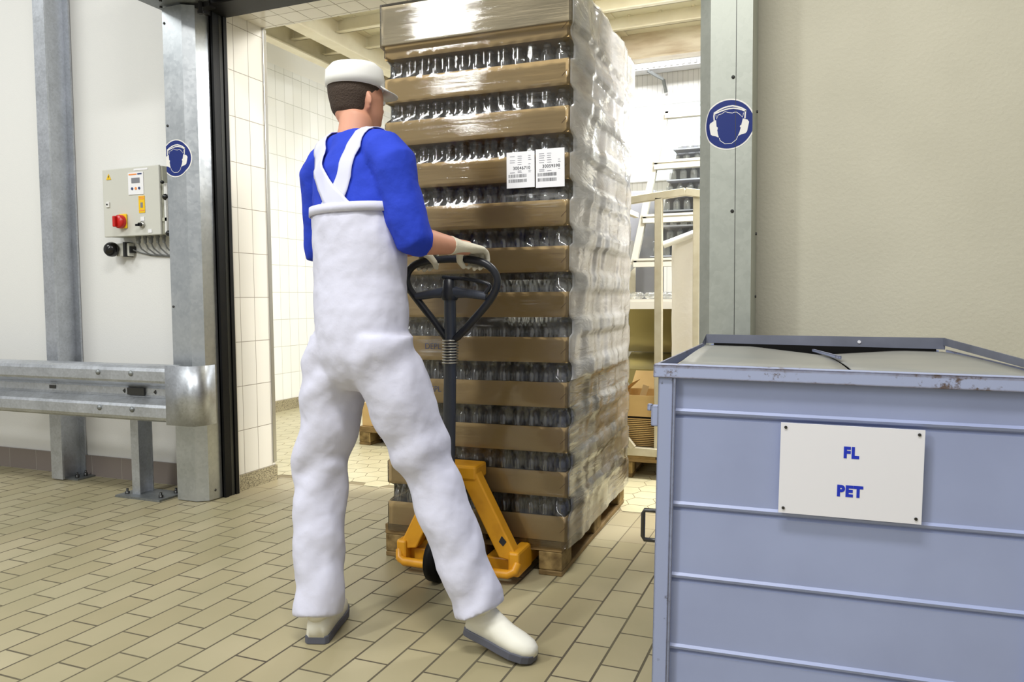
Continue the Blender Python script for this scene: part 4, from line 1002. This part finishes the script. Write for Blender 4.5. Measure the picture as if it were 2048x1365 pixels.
# ------------------------------------------------------------------ inner hall: cage trolley, boxes, machine
pallet(-.78, 4.72, math.radians(3), 'wooden pallet carrying the beige tube cage and flat cartons', W=.80, D=.9).location = (-.80, 4.70, 0)
t = thing('tube_cage', 'beige square-tube cage frame standing on a pallet behind the bin', 'cage', (-.95, 4.70, .144))
def tb_(nm, a, c, w0=.045): b = MB(); b.bar(a, c, w0, w0); b.build(nm, 'beige', t, bevel=.003)
tb_('top_rail', (-1.26, 4.70, 1.715), (-.78, 4.70, 1.762)); tb_('top_rail', (-.78, 4.70, 1.762), (-.45, 4.72, 1.70))
tb_('middle_post', (-.94, 4.70, .19), (-.94, 4.70, 1.735)); tb_('end_post', (-.715, 4.72, .19), (-.715, 4.72, 1.74), .04); tb_('end_post', (-1.245, 4.70, .19), (-1.245, 4.70, 1.70), .03)
tb_('bottom_rail', (-1.26, 4.69, .170), (-.45, 4.69, .168), .05)
tb_('brace', (-1.15, 4.705, 1.70), (-1.30, 4.705, 1.50), .03); tb_('brace', (-1.21, 4.68, .33), (-1.09, 4.68, .19), .035)
tb_('side_rail', (-1.24, 4.72, 1.71), (-1.24, 5.4, 1.71), .035); tb_('side_rail', (-1.24, 4.72, .165), (-1.24, 5.4, .165), .04)
for k in range(15):
    z = .196+k*.0118
    b = MB(); b.box(-1.205, -.47, 4.735, 5.35, z, z+.0055); b.cur = 1; b.box(-1.195, -.475, 4.75, 5.34, z+.0055, z+.0115)
    nth = ['lowest', 'second', 'third', 'fourth', 'fifth', 'sixth', 'seventh', 'eighth', 'ninth', 'tenth', 'eleventh', 'twelfth', 'thirteenth', 'fourteenth', 'topmost'][k]
    b.build('flat_carton', ['card', 'steel'], **T('flat folded carton in the cage pile, %s%s' % (nth, '' if k in (0, 14) else ' from below'), 'carton', 'flat cartons piled in the cage'))
t = thing('cardboard_box', 'open brown cardboard box on the pile of flat cartons', 'box', (-1.0, 4.95, .38))
z0 = .385
for bx in ((-1.21, -.60, 4.73, 4.736, z0, z0+.130), (-1.21, -.60, 5.10, 5.106, z0, z0+.130), (-1.21, -1.204, 4.736, 5.10, z0, z0+.130), (-.606, -.60, 4.736, 5.10, z0, z0+.130), (-1.21, -.60, 4.73, 5.106, z0-.004, z0)):
    b = MB(); b.box(*bx); b.build('wall_panel', 'card', t)
b = MB(); b.hexa([(-1.21, 5.10, z0+.130), (-.60, 5.10, z0+.130), (-1.21, 5.105, z0+.130), (-.60, 5.105, z0+.130), (-1.2, 5.22, z0+.24), (-.62, 5.22, z0+.24), (-1.2, 5.225, z0+.24), (-.62, 5.225, z0+.24)]); b.build('flap', 'card', t)
b = MB(); b.quad((-1.21, 4.74, z0+.130), (-1.21, 5.1, z0+.130), (-1.13, 5.05, z0+.20), (-1.13, 4.80, z0+.20)); b.build('flap', 'card', t)
b = MB(); b.quad((-1.10, 4.86, z0+.09), (-1.07, 4.86, z0+.185), (-1.04, 4.90, z0+.17), (-1.07, 4.90, z0+.08)); b.build('divider', 'card_p', t)
# white liner bag
t = MB(); 
rings = []
for i in range(9):
    z = .60+.92*i/8; rx = .16+.012*math.sin(i*1.7); t_ = 1.45
pts = []
b = MB(); n = 28
for i in range(12):
    z = .58+.90*i/11
    for j in range(n):
        a = 2*PI*j/n; c, s = math.cos(a), math.sin(a); ex = .45
        x = -.62+.285*math.copysign(abs(c)**ex, c)*(1+.02*noise.noise(V((c*2, s*2, z*4)))); y = 5.02+.20*math.copysign(abs(s)**ex, s)
        pts.append((x+.006*noise.noise(V((x*9, y*9, z*7))), y+.01*noise.noise(V((x*7, z*5, 1))), z+(.10*((x+.9)/.56) if i == 11 else 0)))
b.add(pts, [(i*n+j, i*n+(j+1) % n, (i+1)*n+(j+1) % n, (i+1)*n+j) for i in range(11) for j in range(n)], True); b.add(pts[:n], [tuple(range(n))[::-1]])
bag = b.build('liner_bag', 'bag', **T('large white plastic liner bag behind the cage post', 'bag'))
b = MB(); b.tube([(-.93, 4.80, 1.455), (-.80, 4.80, 1.50), (-.45, 4.80, 1.62)], .022, 10); b.build('bag_pipe', 'white_p', bag)

# elevator machine with glazed front
t = thing('feeding_machine', 'cream framed bottle elevator with glass panes beside the bright window', 'machine', (-1.0, 5.9, 0))
def mp(x, y, z): return (x, y, z)
MY = 5.62
lx = lambda z: -1.315+(z-1.375)*(.235/1.085)    # slanting left edge
def stile(za, zb, w=.045):
    b = MB(); b.add([(lx(za)-w/2, MY, za), (lx(za)+w/2, MY, za), (lx(zb)+w/2, MY, zb), (lx(zb)-w/2, MY, zb), (lx(za)-w/2, MY+.05, za), (lx(za)+w/2, MY+.05, za), (lx(zb)+w/2, MY+.05, zb), (lx(zb)-w/2, MY+.05, zb)], [(0, 1, 2, 3), (5, 4, 7, 6), (4, 0, 3, 7), (1, 5, 6, 2), (3, 2, 6, 7), (4, 5, 1, 0)]); b.build('slanting_stile', 'inox_l', t)
stile(1.375, 2.47)
for z in (1.395, 1.715, 2.10, 2.46):
    b = MB(); b.box(lx(z), -.2, MY-.012, MY+.05, z-.04, z-.006); b.box(lx(z), -.2, MY-.012, MY+.05, z+.006, z+.022) if z < 2.3 else None; b.box(lx(z), -.2, MY, MY+.04, z-.01, z+.01); b.build('cross_rail', 'inox_l', t)
for za, zb in ((1.41, 1.68), (1.735, 2.065), (2.12, 2.42)):
    b = MB(); b.add([(lx(za)+.02, MY+.015, za), (-.2, MY+.015, za), (-.2, MY+.015, zb), (lx(zb)+.02, MY+.015, zb)], [(0, 1, 2, 3)]); b.build('glass_pane', 'pane', t)
b = MB(); b.add([(lx(1.37)+.03, MY+.46, 1.37), (-.2, MY+.46, 1.37), (-.2, MY+.46, 2.3), (lx(2.3)+.05, MY+.46, 2.3)], [(0, 1, 2, 3)]); b.build('rear_sheet', 'lcd', t)
for k in range(8):
    z = 1.44+k*.115; b = MB(); b.box(lx(z)+.05, -.22, MY+.30, MY+.44, z, z+.010); b.build('carrier_shelf', 'grey_m', t)
    for q in range(7):
        x = lx(z)+.09+q*.078
        if x < -.55:
            o = bpy.data.objects.new('clear_bottle', BM); COL.objects.link(o); o.location = (x, MY+.36, z+.011+.030); o.rotation_euler = (0, PI/2*0, 0); o.scale = (.9, .9, .5); o.location.z = z+.0115
            o['label'] = 'clear bottle carried on the shelves inside the glazed elevator'; o['category'] = 'bottle'; o['group'] = 'bottles inside the glazed elevator'
# tray and hopper under it
b = MB(); b.box(-1.45, -.6, MY-.05, MY+.45, 1.108, 1.118); b.box(-1.45, -.6, MY-.055, MY-.05, 1.06, 1.118); b.box(-1.46, -.6, MY-.065, MY-.055, 1.045, 1.10); b.build('collecting_table', 'inox_l', t)
b = MB(); b.prismx([(MY-.03, 1.12), (MY-.03, 1.14), (MY+.4, 1.37), (MY+.4, 1.12)], -1.47, -1.46); 
b.v = []; b.f = []; b.mi = []; b.sm = []
b.prismy([(-1.50, 1.12), (-1.32, 1.12), (-1.32, 1.36), (-1.48, 1.20)], MY+.10, MY+.11); b.build('side_guard', 'beige', t)
b = MB(); n = 12; pts = []
for i in range(n+1):
    u = i/n; z = 1.045-.33*u; y = MY+.02+.16*math.sin(u*PI/2)
    pts += [(-1.45+.05*u*0, y, z), (-.6, y, z)]
b.add(pts, [(2*i, 2*i+2, 2*i+3, 2*i+1) for i in range(n)], True); b.build('curved_hopper', 'inox', t)
b = MB(); b.hexa([(-1.40, MY+.02, .60), (-.6, MY+.02, .60), (-1.40, MY+.03, .60), (-.6, MY+.03, .60), (-1.37, MY+.19, .71), (-.6, MY+.19, .71), (-1.37, MY+.20, .71), (-.6, MY+.20, .71)]); b.build('chute', 'inox', t)
b = MB(); b.hexa([(-1.34, MY+.03, .46), (-.6, MY+.03, .45), (-1.34, MY+.05, .46), (-.6, MY+.05, .45), (-1.40, MY+.0, .60), (-.6, MY+.0, .60), (-1.40, MY+.02, .60), (-.6, MY+.02, .60)]); b.build('chute_front', 'inox', t)
b = MB(); b.box(-1.36, -.4, MY+.25, MY+.6, 0, .6); b.box(-1.30, -.4, MY+.22, MY+.6, .6, 1.1); b.build('machine_base', 'beige', t)
rr = random.Random(4)
for q in range(16):
    x = -1.42+rr.random()*.40; y = MY+.02+rr.random()*.2; r = .5+.2*rr.random()
    if q > 9: x = -1.30+rr.random()*.25; y = MY+.26+rr.random()*.08
    o = bpy.data.objects.new('clear_bottle', BM); COL.objects.link(o); o.location = (x, y, 1.118+.029*.9); o.scale = (.9, .9, .7); o.rotation_euler = (PI/2, 0, rr.random()*6)
    o['label'] = 'clear bottle lying loose on the table of the elevator machine'; o['category'] = 'bottle'; o['group'] = 'loose bottles on the machine table'
# grey column and white printer behind
b = MB(); b.box(-1.62, -1.35, 6.6, 7.0, 0, 2.05); b.build('grey_cabinet', 'grey_m', bevel=.01, **T('tall pale grey cabinet behind the cream machine', 'cabinet'))
t = thing('white_appliance', 'white appliance housing with black mark left of the grey cabinet', 'appliance', (-1.66, 6.4, 0))
b = MB(); b.box(-1.85, -1.52, 6.3, 6.55, 0, 1.62); b.build('housing', 'white_p', t, bevel=.02)
b = MB(); b.bar((-1.62, 6.295, 1.47), (-1.56, 6.295, 1.55), .012, .004, (0, 1, 0)); b.bar((-1.59, 6.295, 1.47), (-1.54, 6.295, 1.545), .012, .004, (0, 1, 0)); b.box(-1.535, -1.52, 6.29, 6.3, 1.40, 1.55); b.build('black_mark', 'ink', t)
b = MB(); b.box(-1.66, -1.53, 6.29, 6.3, 1.22, 1.235); b.build('dark_slot', 'ink', t)
# pallet with cartons deep in the inner hall
pallet(-2.95, 5.03, math.radians(-2), 'wooden pallet standing in the inner hall behind the worker', W=.80, D=.8)
b = MB(); b.box(-3.33, -2.57, 5.06, 5.8, .145, .33); b.build('carton_load', 'card', bevel=.004, **T('low brown carton load on the pallet behind the worker', 'carton'))

# ------------------------------------------------------------------ lights
def area(name, loc, rot, sx, sy, power, col=(1, 1, 1)):
    l = bpy.data.lights.new(name, 'AREA'); l.shape = 'RECTANGLE'; l.size = sx; l.size_y = sy; l.energy = power; l.color = col
    o = bpy.data.objects.new(name, l); COL.objects.link(o); o.location = loc; o.rotation_euler = rot; return o
area('ceiling_lamp_front', (-.6, .6, 4.3), (math.radians(12), 0, 0), 1.8, .35, 95, (1, .98, .93))
area('ceiling_lamp_row', (-3.45, -1.7, 4.3), (math.radians(8), 0, math.radians(-20)), .34, 1.9, 150, (.98, 1, .97))
area('ceiling_lamp_row_rear', (-4.7, -5.3, 4.3), (0, 0, math.radians(-20)), .34, 1.9, 110, (.98, 1, .97))
area('ceiling_lamp_left', (-5.6, .8, 4.3), (math.radians(12), 0, 0), 1.8, .35, 55, (.98, 1, .96))
area('ceiling_lamp_inner', (-2.9, 6.0, 3.30), (0, 0, 0), .2, 1.6, 30, (1, 1, .95))
area('ceiling_lamp_back', (-2.2, 8.3, 4.6), (0, 0, 0), 1.6, .4, 60, (1, 1, .98))
area('ceiling_lamp_mid', (.1, 4.7, 3.30), (0, math.radians(25), 0), 1.0, .5, 225, (1, .995, .98))
area('window_light', (-1.4, 9.3, 3.05), (math.radians(-70), 0, 0), 1.8, .8, 45, (.95, .98, 1))
wd = bpy.data.worlds.new('World'); scn.world = wd; wd.use_nodes = True
bg = wd.node_tree.nodes['Background']; bg.inputs[0].default_value = (.90, .90, .87, 1); bg.inputs[1].default_value = .50

# ------------------------------------------------------------------ camera
yaw, pit, rol = [math.radians(a) for a in (-22.156, 3.18, -.479)]
fw = V((math.sin(yaw)*math.cos(pit), math.cos(yaw)*math.cos(pit), -math.sin(pit)))
rt = V((math.cos(yaw), -math.sin(yaw), 0)); up = rt.cross(fw)
r2 = rt*math.cos(rol)+up*math.sin(rol); u2 = -rt*math.sin(rol)+up*math.cos(rol)
cam = bpy.data.cameras.new('Camera'); co = bpy.data.objects.new('Camera', cam); COL.objects.link(co); scn.camera = co
co.matrix_world = Matrix((( r2.x, u2.x, -fw.x, 0), (r2.y, u2.y, -fw.y, 0), (r2.z, u2.z, -fw.z, H), (0, 0, 0, 1)))
cam.sensor_width = 36; cam.lens = 1532/2048*36; cam.clip_start = .05
scn.view_settings.view_transform = 'Standard'; scn.view_settings.look = 'None'; scn.view_settings.gamma = 1; scn.view_settings.exposure = 0.12
scn.cycles.max_bounces = 10; scn.cycles.diffuse_bounces = 4; scn.cycles.glossy_bounces = 4; scn.cycles.transparent_max_bounces = 28
scn.cycles.sample_clamp_indirect = 6; scn.cycles.use_denoising = True; scn.cycles.caustics_reflective = False; scn.cycles.caustics_refractive = False
